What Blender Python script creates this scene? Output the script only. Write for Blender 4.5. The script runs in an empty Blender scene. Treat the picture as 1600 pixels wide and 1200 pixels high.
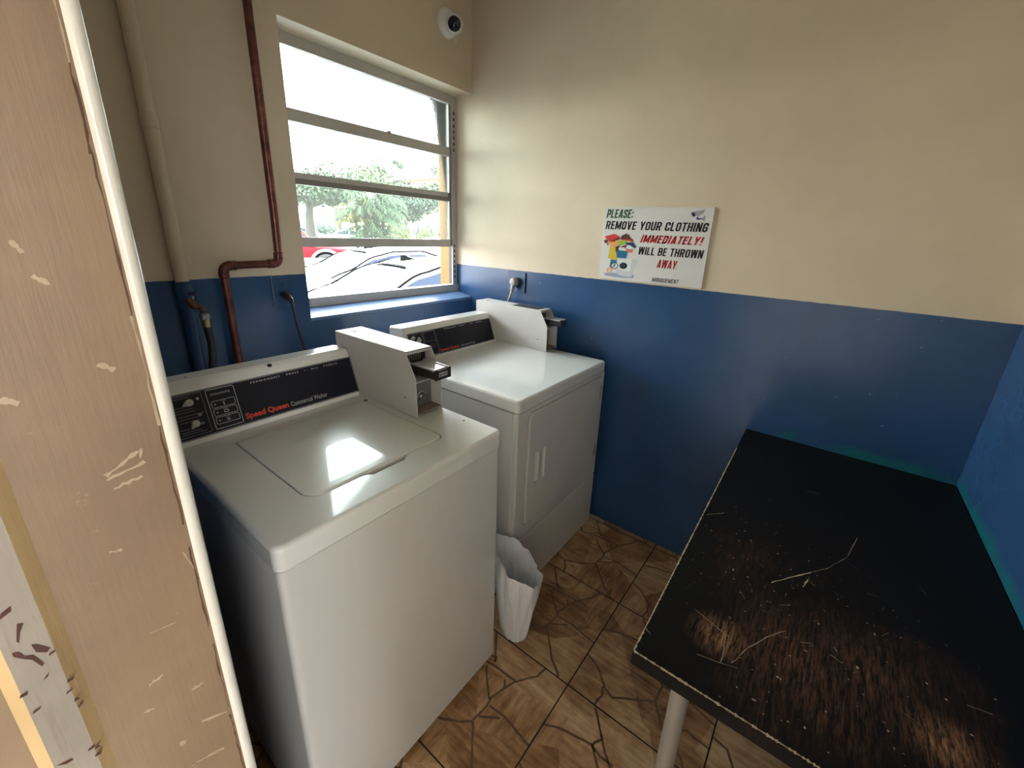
import bpy, bmesh, math, random
from mathutils import Vector, Matrix
random.seed(7)
S = bpy.context.scene
COL = S.collection
PI = math.pi

# ------------------------------------------------------------------ camera, sky, sun, exposure
CAM = Vector((-1.8335, -1.7352, 1.4776))
yaw, pitch, roll = 0.93935, -0.30895, 0.04285
fw = Vector((math.sin(yaw)*math.cos(pitch), math.cos(yaw)*math.cos(pitch), math.sin(pitch)))
rt0 = Vector((math.cos(yaw), -math.sin(yaw), 0)); up0 = rt0.cross(fw)
rt = rt0*math.cos(roll) + up0*math.sin(roll); up = up0*math.cos(roll) - rt0*math.sin(roll)
cd = bpy.data.cameras.new('camera'); cam = bpy.data.objects.new('camera', cd); COL.objects.link(cam)
cam.matrix_world = Matrix(((rt.x, up.x, -fw.x, CAM.x), (rt.y, up.y, -fw.y, CAM.y), (rt.z, up.z, -fw.z, CAM.z), (0, 0, 0, 1)))
cd.sensor_fit = 'HORIZONTAL'; cd.sensor_width = 36; cd.lens = 648.52/1600*36
cd.shift_x = -13.6/1600; cd.shift_y = -29.6/1600; cd.clip_start = 0.02; cd.clip_end = 400
S.camera = cam

W = bpy.data.worlds.new('sky'); S.world = W; W.use_nodes = True
wn = W.node_tree.nodes; wl = W.node_tree.links
bg = wn['Background']
tc = wn.new('ShaderNodeTexCoord'); sx = wn.new('ShaderNodeSeparateXYZ'); cr = wn.new('ShaderNodeValToRGB')
wl.new(tc.outputs['Generated'], sx.inputs[0]); wl.new(sx.outputs['Z'], cr.inputs[0]); wl.new(cr.outputs[0], bg.inputs[0])
cr.color_ramp.elements[0].position = 0.0; cr.color_ramp.elements[0].color = (1, .985, .95, 1)
cr.color_ramp.elements[1].position = .7; cr.color_ramp.elements[1].color = (.82, .92, 1, 1)
bg.inputs[1].default_value = 14.5
sd = bpy.data.lights.new('sun', 'SUN'); so = bpy.data.objects.new('sun', sd); COL.objects.link(so)
sd.energy = 9.0; sd.angle = .03; sd.color = (1, .95, .86)
so.rotation_euler = Vector((-.35, .62, -1.0)).to_track_quat('-Z', 'Y').to_euler()   # high sun behind the building
def portal(name, loc, rot, sx_, sy_):
    l = bpy.data.lights.new(name, 'AREA'); o = bpy.data.objects.new(name, l); COL.objects.link(o)
    l.shape = 'RECTANGLE'; l.size = sx_; l.size_y = sy_; l.cycles.is_portal = True
    o.location = loc; o.rotation_euler = rot
portal('window_portal', (-.487, .2, 1.63), (-PI/2, 0, 0), .98, 1.07)        # sampling guides only, no light of their own
portal('doorway_portal', (-1.93, -1.65, 1.03), (0, -PI/2, 0), 2.06, .96)
S.view_settings.view_transform = 'Standard'; S.view_settings.look = 'None'
S.view_settings.gamma = 1; S.view_settings.use_curve_mapping = False
S.view_settings.exposure = 0.55

# ------------------------------------------------------------------ materials
def srgb(r, g, b):
    f = lambda c: c/12.92 if c <= .04045 else ((c+.055)/1.055)**2.4
    return (f(r/255), f(g/255), f(b/255), 1)
class NT:
    def __init__(s, name):
        s.m = bpy.data.materials.new(name); s.m.use_nodes = True
        s.t = s.m.node_tree; s.n = s.t.nodes; s.b = s.n['Principled BSDF']
        s._p = None
    def add(s, ty, **kw):
        n = s.n.new(ty)
        for k, v in kw.items(): setattr(n, k, v)
        return n
    def put(s, sock, v):
        if hasattr(v, 'is_linked') or isinstance(v, bpy.types.NodeSocket): s.t.links.new(v, sock)
        else: sock.default_value = v
    @property
    def pos(s):
        if s._p is None: s._p = s.add('ShaderNodeNewGeometry').outputs['Position']
        return s._p
    def obj(s): return s.add('ShaderNodeTexCoord').outputs['Object']
    def math(s, op, a, b=0., clamp=False):
        n = s.add('ShaderNodeMath', operation=op, use_clamp=clamp); s.put(n.inputs[0], a); s.put(n.inputs[1], b); return n.outputs[0]
    def mapped(s, scale=(1, 1, 1), rot=(0, 0, 0), loc=(0, 0, 0), src=None):
        n = s.add('ShaderNodeMapping'); s.put(n.inputs[0], src or s.pos)
        n.inputs['Scale'].default_value = scale; n.inputs['Rotation'].default_value = rot; n.inputs['Location'].default_value = loc
        return n.outputs[0]
    def noise(s, scale, detail=3, rough=.5, vec=None):
        n = s.add('ShaderNodeTexNoise'); s.put(n.inputs['Vector'], vec if vec is not None else s.pos)
        n.inputs['Scale'].default_value = scale; n.inputs['Detail'].default_value = detail; n.inputs['Roughness'].default_value = rough
        return n.outputs[0]
    def ramp(s, v, *st):
        n = s.add('ShaderNodeValToRGB'); s.put(n.inputs[0], v); e = n.color_ramp.elements
        while len(e) < len(st): e.new(.5)
        for el, (p, c) in zip(e, st):
            el.position = p; el.color = c if isinstance(c, tuple) else (c, c, c, 1)
        return n.outputs[0]
    def step(s, v, a, b):
        n = s.add('ShaderNodeMapRange'); n.clamp = True; s.put(n.inputs[0], v)
        n.inputs[1].default_value = a; n.inputs[2].default_value = b; n.inputs[3].default_value = 0; n.inputs[4].default_value = 1
        return n.outputs[0]
    def mix(s, f, a, b):
        n = s.add('ShaderNodeMix', data_type='RGBA'); s.put(n.inputs[0], f); s.put(n.inputs[6], a); s.put(n.inputs[7], b); return n.outputs[2]
    def sep(s, v):
        n = s.add('ShaderNodeSeparateXYZ'); s.put(n.inputs[0], v); return n.outputs
    def bump(s, h, strength=.3, dist=.002):
        n = s.add('ShaderNodeBump'); s.put(n.inputs['Height'], h); n.inputs['Strength'].default_value = strength; n.inputs['Distance'].default_value = dist
        s.t.links.new(n.outputs[0], s.b.inputs['Normal'])
    def set(s, **kw):
        for k, v in kw.items(): s.put(s.b.inputs[k.replace('_', ' ')], v)
        return s
def plain(name, col, rough=.5, metal=0., var=.06, scale=30, **kw):
    t = NT(name); c2 = tuple(max(0, x*(1-2*var)) for x in col[:3])+(1,)
    t.set(Base_Color=t.mix(t.noise(scale), c2, col), Roughness=rough, Metallic=metal, **kw); return t.m
def blotch(t, x, y, z, r):   # soft ball mask in place coordinates
    n = t.add('ShaderNodeVectorMath', operation='DISTANCE'); t.put(n.inputs[0], t.pos); n.inputs[1].default_value = (x, y, z)
    return t.math('SUBTRACT', 1., t.step(n.outputs['Value'], 0, r))

ZB = 1.281
BEIGE = (.70, .59, .445, 1); BLUE = (.024, .073, .180, 1)
def wall_material():
    t = NT('two_tone_wall_paint')
    x, y, z = t.sep(t.pos)
    edge = t.math('ADD', z, t.math('MULTIPLY', t.math('SUBTRACT', t.noise(18, 3), .5), .005))
    f = t.step(edge, ZB-.001, ZB+.001)
    big = t.noise(1.6, 4, .6)
    be = t.mix(t.ramp(big, (.35, 0.), (.7, 1.)), BEIGE, tuple(c*.86 for c in BEIGE[:3])+(1,))
    bl = t.mix(t.noise(3.5, 4, .6), tuple(c*.72 for c in BLUE[:3])+(1,), tuple(c*1.3 for c in BLUE[:3])+(1,))
    # older teal paint left along the table edge
    nz = t.math('ADD', z, t.math('MULTIPLY', t.math('SUBTRACT', t.noise(9, 3), .5), .05))
    band = t.math('MULTIPLY', t.step(nz, .725, .735), t.math('SUBTRACT', 1., t.step(nz, .757, .785)))
    band = t.math('MULTIPLY', band, t.math('SUBTRACT', 1., t.step(y, -1.72, -1.66)))
    band = t.math('MULTIPLY', band, t.step(t.noise(6, 2), .38, .58))
    bl = t.mix(band, bl, (.012, .13, .16, 1))
    specks = t.step(t.noise(55, 2, .4), .76, .80)
    bl = t.mix(t.math('MULTIPLY', specks, .5), bl, (.25, .32, .42, 1))
    t.set(Base_Color=t.mix(f, bl, be), Roughness=t.mix(f, (.27,)*3+(1,), (.5,)*3+(1,)))
    h = t.math('ADD', t.noise(4, 3), t.math('ADD', t.math('MULTIPLY', t.noise(22, 3), .13), 0.))
    t.bump(h, .4, .010)
    return t.m
M = {}
M['wall'] = wall_material()
M['ceiling'] = plain('ceiling_paint', (.70, .66, .57, 1), .7, var=.03)

def floor_material():
    t = NT('stone_print_tile')
    v = t.add('ShaderNodeTexVoronoi'); t.put(v.inputs['Vector'], t.mapped(loc=(.13, .21, 0))); v.inputs['Scale'].default_value = 4.6
    rgb = t.sep(v.outputs['Color'])
    st1 = t.noise(1, 6, .65, t.mapped((58, 7, 30)))
    st2 = t.noise(1, 6, .65, t.mapped((9, 50, 30), rot=(0, 0, .5)))
    st = t.mix(t.step(rgb[0], .62, .64), st1, st2)
    blot = t.noise(7, 5, .65)
    k = t.math('ADD', t.math('MULTIPLY', st, .44), t.math('ADD', t.math('MULTIPLY', blot, .46), t.math('MULTIPLY', rgb[1], .14)))
    c = t.ramp(k, (.36, (.13, .058, .026, 1)), (.46, (.33, .175, .080, 1)), (.55, (.50, .31, .160, 1)), (.68, (.72, .52, .31, 1)))
    t.set(Base_Color=c, Roughness=t.math('ADD', .27, t.math('MULTIPLY', blot, .2)))
    t.bump(k, .18, .003)
    return t.m
M['tile'] = floor_material()
M['vein'] = plain('tile_vein', (.19, .105, .066, 1), .45, var=.2, scale=60)
M['grout'] = plain('grout', (.022, .014, .010, 1), .8)

def enamel_material():
    t = NT('white_enamel'); t.set(Base_Color=(.79, .80, .775, 1), Roughness=.22, Coat_Weight=.8, Coat_Roughness=.04)
    t.bump(t.noise(5, 2), .12, .01); return t.m
M['enamel'] = enamel_material()
M['enamel_matte'] = plain('white_enamel_cabinet', (.67, .66, .635, 1), .34, var=.02, scale=5)
M['cream'] = plain('cream_console_paint', (.66, .645, .57, 1), .3, var=.02)
M['box_paint'] = plain('coin_box_paint', (.67, .66, .64, 1), .33, var=.02)
M['dark_gap'] = plain('dark_gap', (.006, .006, .006, 1), .8)  # near-black colour put in for the shade inside gaps and recesses
M['overlay'] = plain('control_overlay', (.010, .011, .020, 1), .42, var=.1, Specular_IOR_Level=.25)
M['print_white'] = plain('overlay_print', (.55, .55, .58, 1), .5)
M['print_dim'] = plain('overlay_print_dim', (.22, .22, .24, 1), .5)
M['print_red'] = plain('overlay_print_red', (.62, .05, .02, 1), .5)
M['knob'] = plain('ivory_knob', (.62, .60, .52, 1), .35)
M['steel'] = plain('worn_steel', (.42, .42, .42, 1), .3, .9, var=.2, scale=50)
M['dark_steel'] = plain('dark_steel', (.10, .09, .09, 1), .4, .7, var=.25, scale=60)
M['plate_steel'] = plain('galvanised_plate', (.30, .33, .33, 1), .4, .6, var=.2, scale=40)
M['tray_top'] = plain('bright_slide_metal', (.78, .79, .82, 1), .35, .5)
M['rust'] = plain('rusty_ledge', (.36, .28, .20, 1), .6, var=.3, scale=70)
M['screw'] = plain('screw_metal', (.25, .25, .24, 1), .35, .8)

def table_material():
    t = NT('worn_black_laminate')
    fib = t.noise(1, 5, .7, t.mapped((24, 210, 40)))
    fine = t.noise(1, 4, .7, t.mapped((60, 420, 40), rot=(0, 0, .12)))
    wear = None
    for (x, y, r, k) in ((-1.088, -1.705, .085, 1.), (-1.06, -1.83, .26, .62), (-1.065, -2.03, .12, .8), (-1.00, -1.93, .30, .5), (-.82, -1.72, .30, .30)):
        b = t.math('MULTIPLY', blotch(t, x, y, .741, r), k)
        wear = b if wear is None else t.math('MAXIMUM', wear, b)
    a = t.math('ADD', wear, t.math('MULTIPLY', t.math('SUBTRACT', t.noise(9, 4, .6), .5), .5))
    k = t.math('ADD', t.math('MULTIPLY', fib, .6), t.math('MULTIPLY', fine, .4))
    m = t.math('MULTIPLY', t.step(k, .44, .66), t.step(a, .18, 1.0))
    hot = t.math('MAXIMUM', blotch(t, -1.088, -1.705, .741, .06), blotch(t, -1.065, -2.03, .741, .07))
    c = t.mix(m, (.0045, .0043, .005, 1), t.mix(hot, (.28, .125, .062, 1), (.62, .30, .13, 1)))
    scuff = t.math('MULTIPLY', t.step(t.noise(1, 4, .8, t.mapped((150, 20, 50), rot=(0, 0, .7))), .60, .78), t.step(t.noise(4, 3), .45, .7))
    scuff = t.math('MULTIPLY', scuff, t.step(wear, .05, .4))
    c = t.mix(t.math('MULTIPLY', scuff, .28), c, (.25, .19, .15, 1))
    dots = t.math('MULTIPLY', t.step(t.noise(130, 1, .3), .765, .79), t.step(wear, .02, .3))
    c = t.mix(t.math('MULTIPLY', dots, .8), c, (.42, .34, .25, 1))
    t.set(Base_Color=c, Roughness=t.math('ADD', .5, t.math('MULTIPLY', m, .25)), Specular_IOR_Level=.12)
    t.bump(k, .12, .001)
    return t.m
M['table'] = table_material()
M['table_edge'] = plain('black_table_edge', (.006, .006, .007, 1), .45)
M['chip'] = plain('bare_particle_board', (.52, .40, .25, 1), .7, var=.25, scale=90)
M['scratch'] = plain('scratch', (.30, .22, .15, 1), .6, var=.3, scale=80)
M['leg_metal'] = plain('grey_leg_metal', (.48, .46, .43, 1), .35, .5, var=.1)

def jamb_material(name, col, grime):
    t = NT(name)
    str_ = t.noise(1, 5, .65, t.mapped((60, 60, 4)))
    bl = t.noise(5, 4, .6)
    c = t.mix(t.ramp(bl, (.35, 0.), (.65, 1.)), tuple(x*.78 for x in col[:3])+(1,), col)
    c = t.mix(t.math('MULTIPLY', t.step(str_, .56, .75), grime), c, (.16, .12, .085, 1))
    c = t.mix(t.math('MULTIPLY', t.step(t.noise(34, 4, .7), .68, .72), .55), c, (.36, .27, .175, 1))
    t.set(Base_Color=c, Roughness=.5)
    t.bump(t.math('ADD', str_, bl), .25, .003)
    return t.m
M['jamb'] = jamb_material('tan_jamb_paint', (.275, .185, .115, 1), .28)
M['stop'] = jamb_material('worn_grey_stop_paint', (.30, .26, .215, 1), .8)
M['ledge'] = jamb_material('yellowed_ledge_paint', (.60, .42, .21, 1), .3)
M['bead'] = plain('glossy_cream_edge', (.78, .76, .68, 1), .22, var=.08, scale=20)
M['crack'] = plain('brown_paint_crack', (.14, .07, .035, 1), .7, var=.35, scale=60)
M['peel'] = plain('pale_paint_scar', (.52, .40, .27, 1), .6, var=.15)
M['oxide'] = plain('dark_red_underpaint', (.075, .018, .010, 1), .6, var=.3)

def pipe_material():
    t = NT('painted_pipe'); x, y, z = t.sep(t.pos)
    e = t.math('ADD', z, t.math('MULTIPLY', t.math('SUBTRACT', t.noise(20, 2), .5), .02))
    c = t.mix(t.step(e, ZB-.001, ZB+.001), BLUE, tuple(k*.92 for k in BEIGE[:3])+(1,))
    c = t.mix(t.math('MULTIPLY', t.step(t.noise(1, 4, .7, t.mapped((40, 40, 14))), .68, .74), .8), c, (.10, .085, .06, 1))
    t.set(Base_Color=c, Roughness=.42); t.bump(t.noise(40, 3), .3, .003); return t.m
M['pipe'] = pipe_material()
def copper_material():
    t = NT('tarnished_copper')
    c = t.ramp(t.noise(18, 5, .65), (.3, (.060, .020, .018, 1)), (.52, (.145, .048, .038, 1)), (.78, (.30, .115, .075, 1)))
    t.set(Base_Color=c, Roughness=.36, Metallic=.55); return t.m
M['copper'] = copper_material()
M['brass'] = plain('brass', (.55, .42, .20, 1), .3, .9, var=.15)
M['bronze'] = plain('dull_bronze', (.16, .10, .06, 1), .45, .6, var=.2)
M['valve_blue'] = plain('blue_valve_handle', (.006, .012, .10, 1), .35)
M['rubber'] = plain('black_rubber', (.010, .010, .011, 1), .5)
M['sill_paint'] = plain('glare_pale_blue_sill_paint', (.11, .20, .36, 1), .32, var=.2, scale=16)  # paler than the wall blue: sky glare put into the colour
M['blue_plate'] = plain('blue_painted_plate', BLUE, .3, var=.12, scale=20)
M['pale_chip'] = plain('pale_paint_chip', (.40, .42, .45, 1), .6, var=.2)
M['plug_grey'] = plain('grey_plug', (.35, .34, .31, 1), .5, var=.1)
M['beige_cord'] = plain('beige_cord', (.50, .38, .25, 1), .5)
M['alu'] = plain('dull_aluminium_frame', (.56, .54, .52, 1), .45, .2, var=.1, scale=14)
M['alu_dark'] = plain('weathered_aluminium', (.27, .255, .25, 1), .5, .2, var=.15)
M['track'] = plain('dark_window_track', (.055, .045, .04, 1), .6, var=.3)  # dark brown, set on the rear part of the right stile
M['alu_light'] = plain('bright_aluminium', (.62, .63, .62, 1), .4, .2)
def glass_material():
    t = NT('hazy_window_glass'); n = t.n
    tr = t.add('ShaderNodeBsdfTransparent'); tr.inputs[0].default_value = (.90, .95, .92, 1)
    gl = t.add('ShaderNodeBsdfGlossy'); gl.inputs['Roughness'].default_value = .03
    hz = t.add('ShaderNodeBsdfTranslucent'); hz.inputs[0].default_value = (.9, .95, .93, 1)
    fr = t.add('ShaderNodeFresnel'); fr.inputs[0].default_value = 1.45
    m1 = t.add('ShaderNodeMixShader'); m1.inputs[0].default_value = .018
    t.t.links.new(tr.outputs[0], m1.inputs[1]); t.t.links.new(hz.outputs[0], m1.inputs[2])
    m2 = t.add('ShaderNodeMixShader'); t.t.links.new(fr.outputs[0], m2.inputs[0])
    t.t.links.new(m1.outputs[0], m2.inputs[1]); t.t.links.new(gl.outputs[0], m2.inputs[2])
    n.remove(t.b); out = [x for x in n if x.type == 'OUTPUT_MATERIAL'][0]
    t.t.links.new(m2.outputs[0], out.inputs[0]); return t.m
M['glass'] = glass_material()
M['sign'] = plain('sign_board_white', (.70, .68, .67, 1), .35, var=.01)
for k, c in dict(ink_black=(.008, .007, .01, 1), ink_red=(.50, .02, .02, 1), ink_green=(.004, .09, .02, 1), c_red=(.62, .03, .03, 1), c_skin=(.80, .36, .10, 1), c_yellow=(.72, .50, .03, 1),
                 c_navy=(.01, .045, .14, 1), c_blue=(.01, .13, .34, 1), c_lime=(.34, .52, .03, 1), c_brown=(.10, .015, .012, 1), c_coral=(.70, .16, .11, 1), c_lilac=(.42, .32, .38, 1),
                 c_pale=(.30, .38, .52, 1), c_grey=(.34, .34, .36, 1), c_grey2=(.60, .61, .64, 1), c_white=(.76, .76, .78, 1), c_teal=(.01, .16, .22, 1)).items():
    M[k] = plain(k, c, .45, var=.02)
M['cam_white'] = plain('camera_plastic', (.82, .82, .80, 1), .35, var=.03)
M['lens'] = plain('lens_black', (.008, .008, .018, 1), .08)
M['caulk'] = plain('white_filler', (.80, .75, .66, 1), .7, var=.15)
def bag_material():
    t = NT('white_bag_film')
    t.set(Base_Color=(.86, .88, .92, 1), Roughness=.32, Transmission_Weight=0., Alpha=.86)
    t.bump(t.math('ADD', t.noise(1, 4, .6, t.mapped((30, 30, 9), rot=(.25, .2, 0))), t.math('MULTIPLY', t.noise(22, 3), .5)), .5, .02)
    return t.m
M['bag'] = bag_material()
M['bin'] = plain('pale_bin_plastic', (.60, .61, .64, 1), .45)
# outdoors
M['asphalt'] = plain('asphalt', (.22, .21, .20, 1), .9, var=.12, scale=4)
M['added_walkway_paint'] = plain('added_walkway_paint', (.60, .55, .48, 1), .8, var=.04)  # for the added, unseen walkway walls only
M['slab'] = plain('concrete_slab', (.50, .46, .40, 1), .85, var=.1, scale=4)
M['car_white'] = plain('white_car_paint', (.80, .81, .82, 1), .2, var=.01, Coat_Weight=.6)
M['car_red'] = plain('red_car_paint', (.16, .005, .008, 1), .7, var=.02, Specular_IOR_Level=.1)
M['car_grey'] = plain('grey_car_cladding', (.10, .105, .105, 1), .5)
M['car_silver'] = plain('silver_car_paint', (.45, .48, .50, 1), .3)
M['car_glass'] = plain('tinted_car_glass', (.008, .010, .012, 1), .04, Specular_IOR_Level=.4)
M['side_glass'] = plain('car_side_glass', (.010, .016, .030, 1), .08, Specular_IOR_Level=.12)  # bluish base stands for reflected sky, put into the colour
M['tyre'] = plain('tyre_rubber', (.018, .018, .02, 1), .8)
M['hub'] = plain('wheel_hub', (.30, .30, .31, 1), .4, .5)
M['black_trim'] = plain('black_trim', (.003, .003, .003, 1), .8, Specular_IOR_Level=.03)
def leaf(name, col): return plain(name, col, .6, var=.35, scale=1.3)
M['leaf_a'] = leaf('oak_leaf', (.034, .066, .022, 1)); M['leaf_b'] = leaf('bright_leaf', (.055, .10, .015, 1))
M['leaf_c'] = leaf('blue_green_leaf', (.030, .062, .036, 1)); M['leaf_p'] = leaf('palm_leaf', (.030, .070, .018, 1)); M['leaf_d'] = leaf('hedge_leaf', (.11, .165, .016, 1))
M['leaf_y'] = leaf('yellowed_palm_leaf', (.12, .11, .015, 1))
M['bark'] = plain('bark', (.05, .042, .034, 1), .9, var=.25, scale=8)
M['stucco'] = plain('cream_stucco', (.40, .31, .17, 1), .9, var=.04, scale=1); M['stucco_w'] = plain('white_stucco', (.78, .74, .66, 1), .9, var=.03, scale=1)
M['roof_tile'] = plain('terracotta_roof', (.26, .10, .04, 1), .8, var=.15, scale=2)
M['win_dark'] = plain('dark_house_window', (.05, .07, .08, 1), .1)
M['yellow'] = plain('yellow_outer_paint', (.22, .10, .008, 1), .6, var=.08)

# ------------------------------------------------------------------ mesh helpers
class MB:
    def __init__(s): s.v = []; s.f = []; s.mi = []
    def add(s, vs, fs, mi=0):
        o = len(s.v); s.v += [tuple(v) for v in vs]
        for f in fs: s.f.append(tuple(o+i for i in f)); s.mi.append(mi)
    def box(s, a, b, mi=0):
        (x0, y0, z0), (x1, y1, z1) = a, b
        x0, x1 = min(x0, x1), max(x0, x1); y0, y1 = min(y0, y1), max(y0, y1); z0, z1 = min(z0, z1), max(z0, z1)
        s.add([(x0, y0, z0), (x1, y0, z0), (x1, y1, z0), (x0, y1, z0), (x0, y0, z1), (x1, y0, z1), (x1, y1, z1), (x0, y1, z1)],
              [(0, 3, 2, 1), (4, 5, 6, 7), (0, 1, 5, 4), (1, 2, 6, 5), (2, 3, 7, 6), (3, 0, 4, 7)], mi)
    def poly_prism(s, pts, d, mi=0):
        """closed prism: pts 3d polygon, d extrusion vector"""
        n = len(pts); d = Vector(d); a = [Vector(p) for p in pts]; b = [p+d for p in a]
        nn = Vector((0, 0, 0))
        for i in range(n): nn += a[i].cross(a[(i+1) % n])
        fl = nn.dot(d) > 0
        fs = [tuple(range(n)), tuple(range(2*n-1, n-1, -1))] + [(i, i+n, (i+1) % n+n, (i+1) % n) for i in range(n)]
        if fl: fs = [f[::-1] for f in fs]
        s.add(a+b, fs, mi)
    def tube(s, pts, r, seg=12, mi=0, cap=True):
        pts = [Vector(p) for p in pts]; rs = r if isinstance(r, (list, tuple)) else [r]*len(pts)
        vs = []; fs = []; prev = None
        for i, p in enumerate(pts):
            t = (pts[min(i+1, len(pts)-1)]-pts[max(i-1, 0)]).normalized()
            if prev is None:
                u = t.orthogonal().normalized()
            else:
                u = (prev - t*prev.dot(t)).normalized()
            prev = u; w = t.cross(u)
            for k in range(seg):
                a = 2*PI*k/seg; vs.append(p+(u*math.cos(a)+w*math.sin(a))*rs[i])
        for i in range(len(pts)-1):
            for k in range(seg):
                fs.append((i*seg+k, i*seg+(k+1) % seg, (i+1)*seg+(k+1) % seg, (i+1)*seg+k))
        if cap: fs.append(tuple(range(seg))[::-1]); fs.append(tuple((len(pts)-1)*seg+k for k in range(seg)))
        s.add(vs, fs, mi)
    def lathe(s, o, ax, prof, seg=24, mi=0):
        """prof: list of (radius, height along ax)"""
        o = Vector(o); ax = Vector(ax).normalized(); u = ax.orthogonal().normalized(); w = ax.cross(u); vs = []; fs = []
        for r, h in prof:
            for k in range(seg):
                a = 2*PI*k/seg; vs.append(o+ax*h+(u*math.cos(a)+w*math.sin(a))*max(r, 1e-5))
        for i in range(len(prof)-1):
            for k in range(seg): fs.append((i*seg+k, i*seg+(k+1) % seg, (i+1)*seg+(k+1) % seg, (i+1)*seg+k))
        fs.append(tuple(range(seg))[::-1]); fs.append(tuple((len(prof)-1)*seg+k for k in range(seg)))
        s.add(vs, fs, mi)
    def slab(s, outer, T=None, z0=0., z1=.02, r=.004, holes=(), depth=None, mi=0, seg=4, hole_floor=True, floor_mi=None):
        """rounded-edge slab from a 2d outline (ccw), T maps (u,v,w)->world; holes go 'depth' deep"""
        n = len(outer); T = T or (lambda u, v, w: (u, v, w))
        P = [Vector(p) for p in outer]; N = []
        for i in range(n):
            e0 = (P[i]-P[i-1]).normalized(); e1 = (P[(i+1) % n]-P[i]).normalized()
            n0 = Vector((e0.y, -e0.x)); n1 = Vector((e1.y, -e1.x)); m = (n0+n1)
            m = m/max(m.length_squared, 1e-9)*2; N.append(m)
        loops = [(0, z0)]
        for k in range(seg+1):
            a = PI/2*k/seg; loops.append((r*(1-math.cos(a)), z1-r+r*math.sin(a)))
        bm = bmesh.new(); prev = None
        def ring(pts, z): return [bm.verts.new((p.x, p.y, z)) for p in pts]
        rings = [ring([P[i]-N[i]*ins for i in range(n)], z) for ins, z in loops]
        for a, b in zip(rings, rings[1:]):
            for i in range(n): bm.faces.new((a[i], a[(i+1) % n], b[(i+1) % n], b[i]))
        bm.faces.new(rings[0][::-1])
        if not holes: bm.faces.new(rings[-1])
        else:
            ed = []
            for i in range(n): ed.append(bm.edges.get((rings[-1][i], rings[-1][(i+1) % n])))
            for h in holes:
                hv = ring([Vector(p) for p in h], z1); m = len(h)
                for i in range(m): ed.append(bm.edges.new((hv[i], hv[(i+1) % m])))
                lo = ring([Vector(p) for p in h], z1-depth)
                for i in range(m): bm.faces.new((hv[i], lo[i], lo[(i+1) % m], hv[(i+1) % m]))
                if hole_floor:
                    f = bm.faces.new(lo)
                    if floor_mi is not None: f.material_index = floor_mi
            g = bmesh.ops.triangle_fill(bm, edges=ed, use_beauty=True, normal=(0, 0, 1))
        bm.normal_update()
        bm.verts.index_update()
        vs = [T(v.co.x, v.co.y, v.co.z) for v in bm.verts]
        o = len(s.v); s.v += [tuple(v) for v in vs]
        for f in bm.faces:
            s.f.append(tuple(o+v.index for v in f.verts)); s.mi.append(f.material_index if f.material_index else mi)
        bm.free()
    def build(s, name, mats, parent=None, smooth=35, recalc=True):
        me = bpy.data.meshes.new(name); me.from_pydata(s.v, [], s.f)
        mats = mats if isinstance(mats, (list, tuple)) else [mats]
        for m in mats: me.materials.append(M[m] if isinstance(m, str) else m)
        me.polygons.foreach_set('material_index', s.mi)
        if recalc:
            bm = bmesh.new(); bm.from_mesh(me); bmesh.ops.recalc_face_normals(bm, faces=bm.faces); bm.to_mesh(me); bm.free()
        if smooth:
            me.shade_smooth(); me.set_sharp_from_angle(angle=math.radians(smooth))
        o = bpy.data.objects.new(name, me); COL.objects.link(o)
        if smooth and len(s.f) < 4000:
            w = o.modifiers.new('normals', 'WEIGHTED_NORMAL'); w.keep_sharp = True; w.weight = 80
        if parent is not None:
            root = parent
            while root.parent: root = root.parent
            L = Vector(root.location)
            me.transform(Matrix.Translation(-L)); o.parent = parent
        return o
def rrect(x0, y0, x1, y1, r=.01, seg=5, rs=None):
    rs = rs or (r, r, r, r); out = []   # corners: (x0,y0),(x1,y0),(x1,y1),(x0,y1)
    for (cx, cy, a0), q in zip(((x0, y0, PI), (x1, y0, 1.5*PI), (x1, y1, 0), (x0, y1, .5*PI)), rs):
        if q <= 1e-6: out.append((cx, cy)); continue
        ox = cx+q if cx == x0 else cx-q; oy = cy+q if cy == y0 else cy-q
        for k in range(seg+1):
            a = a0+PI/2*k/seg; out.append((ox+q*math.cos(a), oy+q*math.sin(a)))
    return out
def arc(c, u, w, r, a0, a1, n=8):
    c, u, w = Vector(c), Vector(u), Vector(w)
    return [c+u*r*math.cos(a0+(a1-a0)*k/n)+w*r*math.sin(a0+(a1-a0)*k/n) for k in range(n+1)]
def thing(name, label, cat, loc=(0, 0, 0), group=None):
    o = bpy.data.objects.new(name, None); COL.objects.link(o); o.location = loc; o.empty_display_size = .05
    o['label'] = label; o['category'] = cat
    if group: o['group'] = group
    return o
def tag(o, label, cat, group=None):
    o['label'] = label; o['category'] = cat
    if group: o['group'] = group
    return o
def struct(o): o['kind'] = 'structure'; return o
def rebase(o, L):       # put a one-mesh thing's origin at its base
    o.data.transform(Matrix.Translation(-Vector(L))); o.location = L; return o
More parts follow.
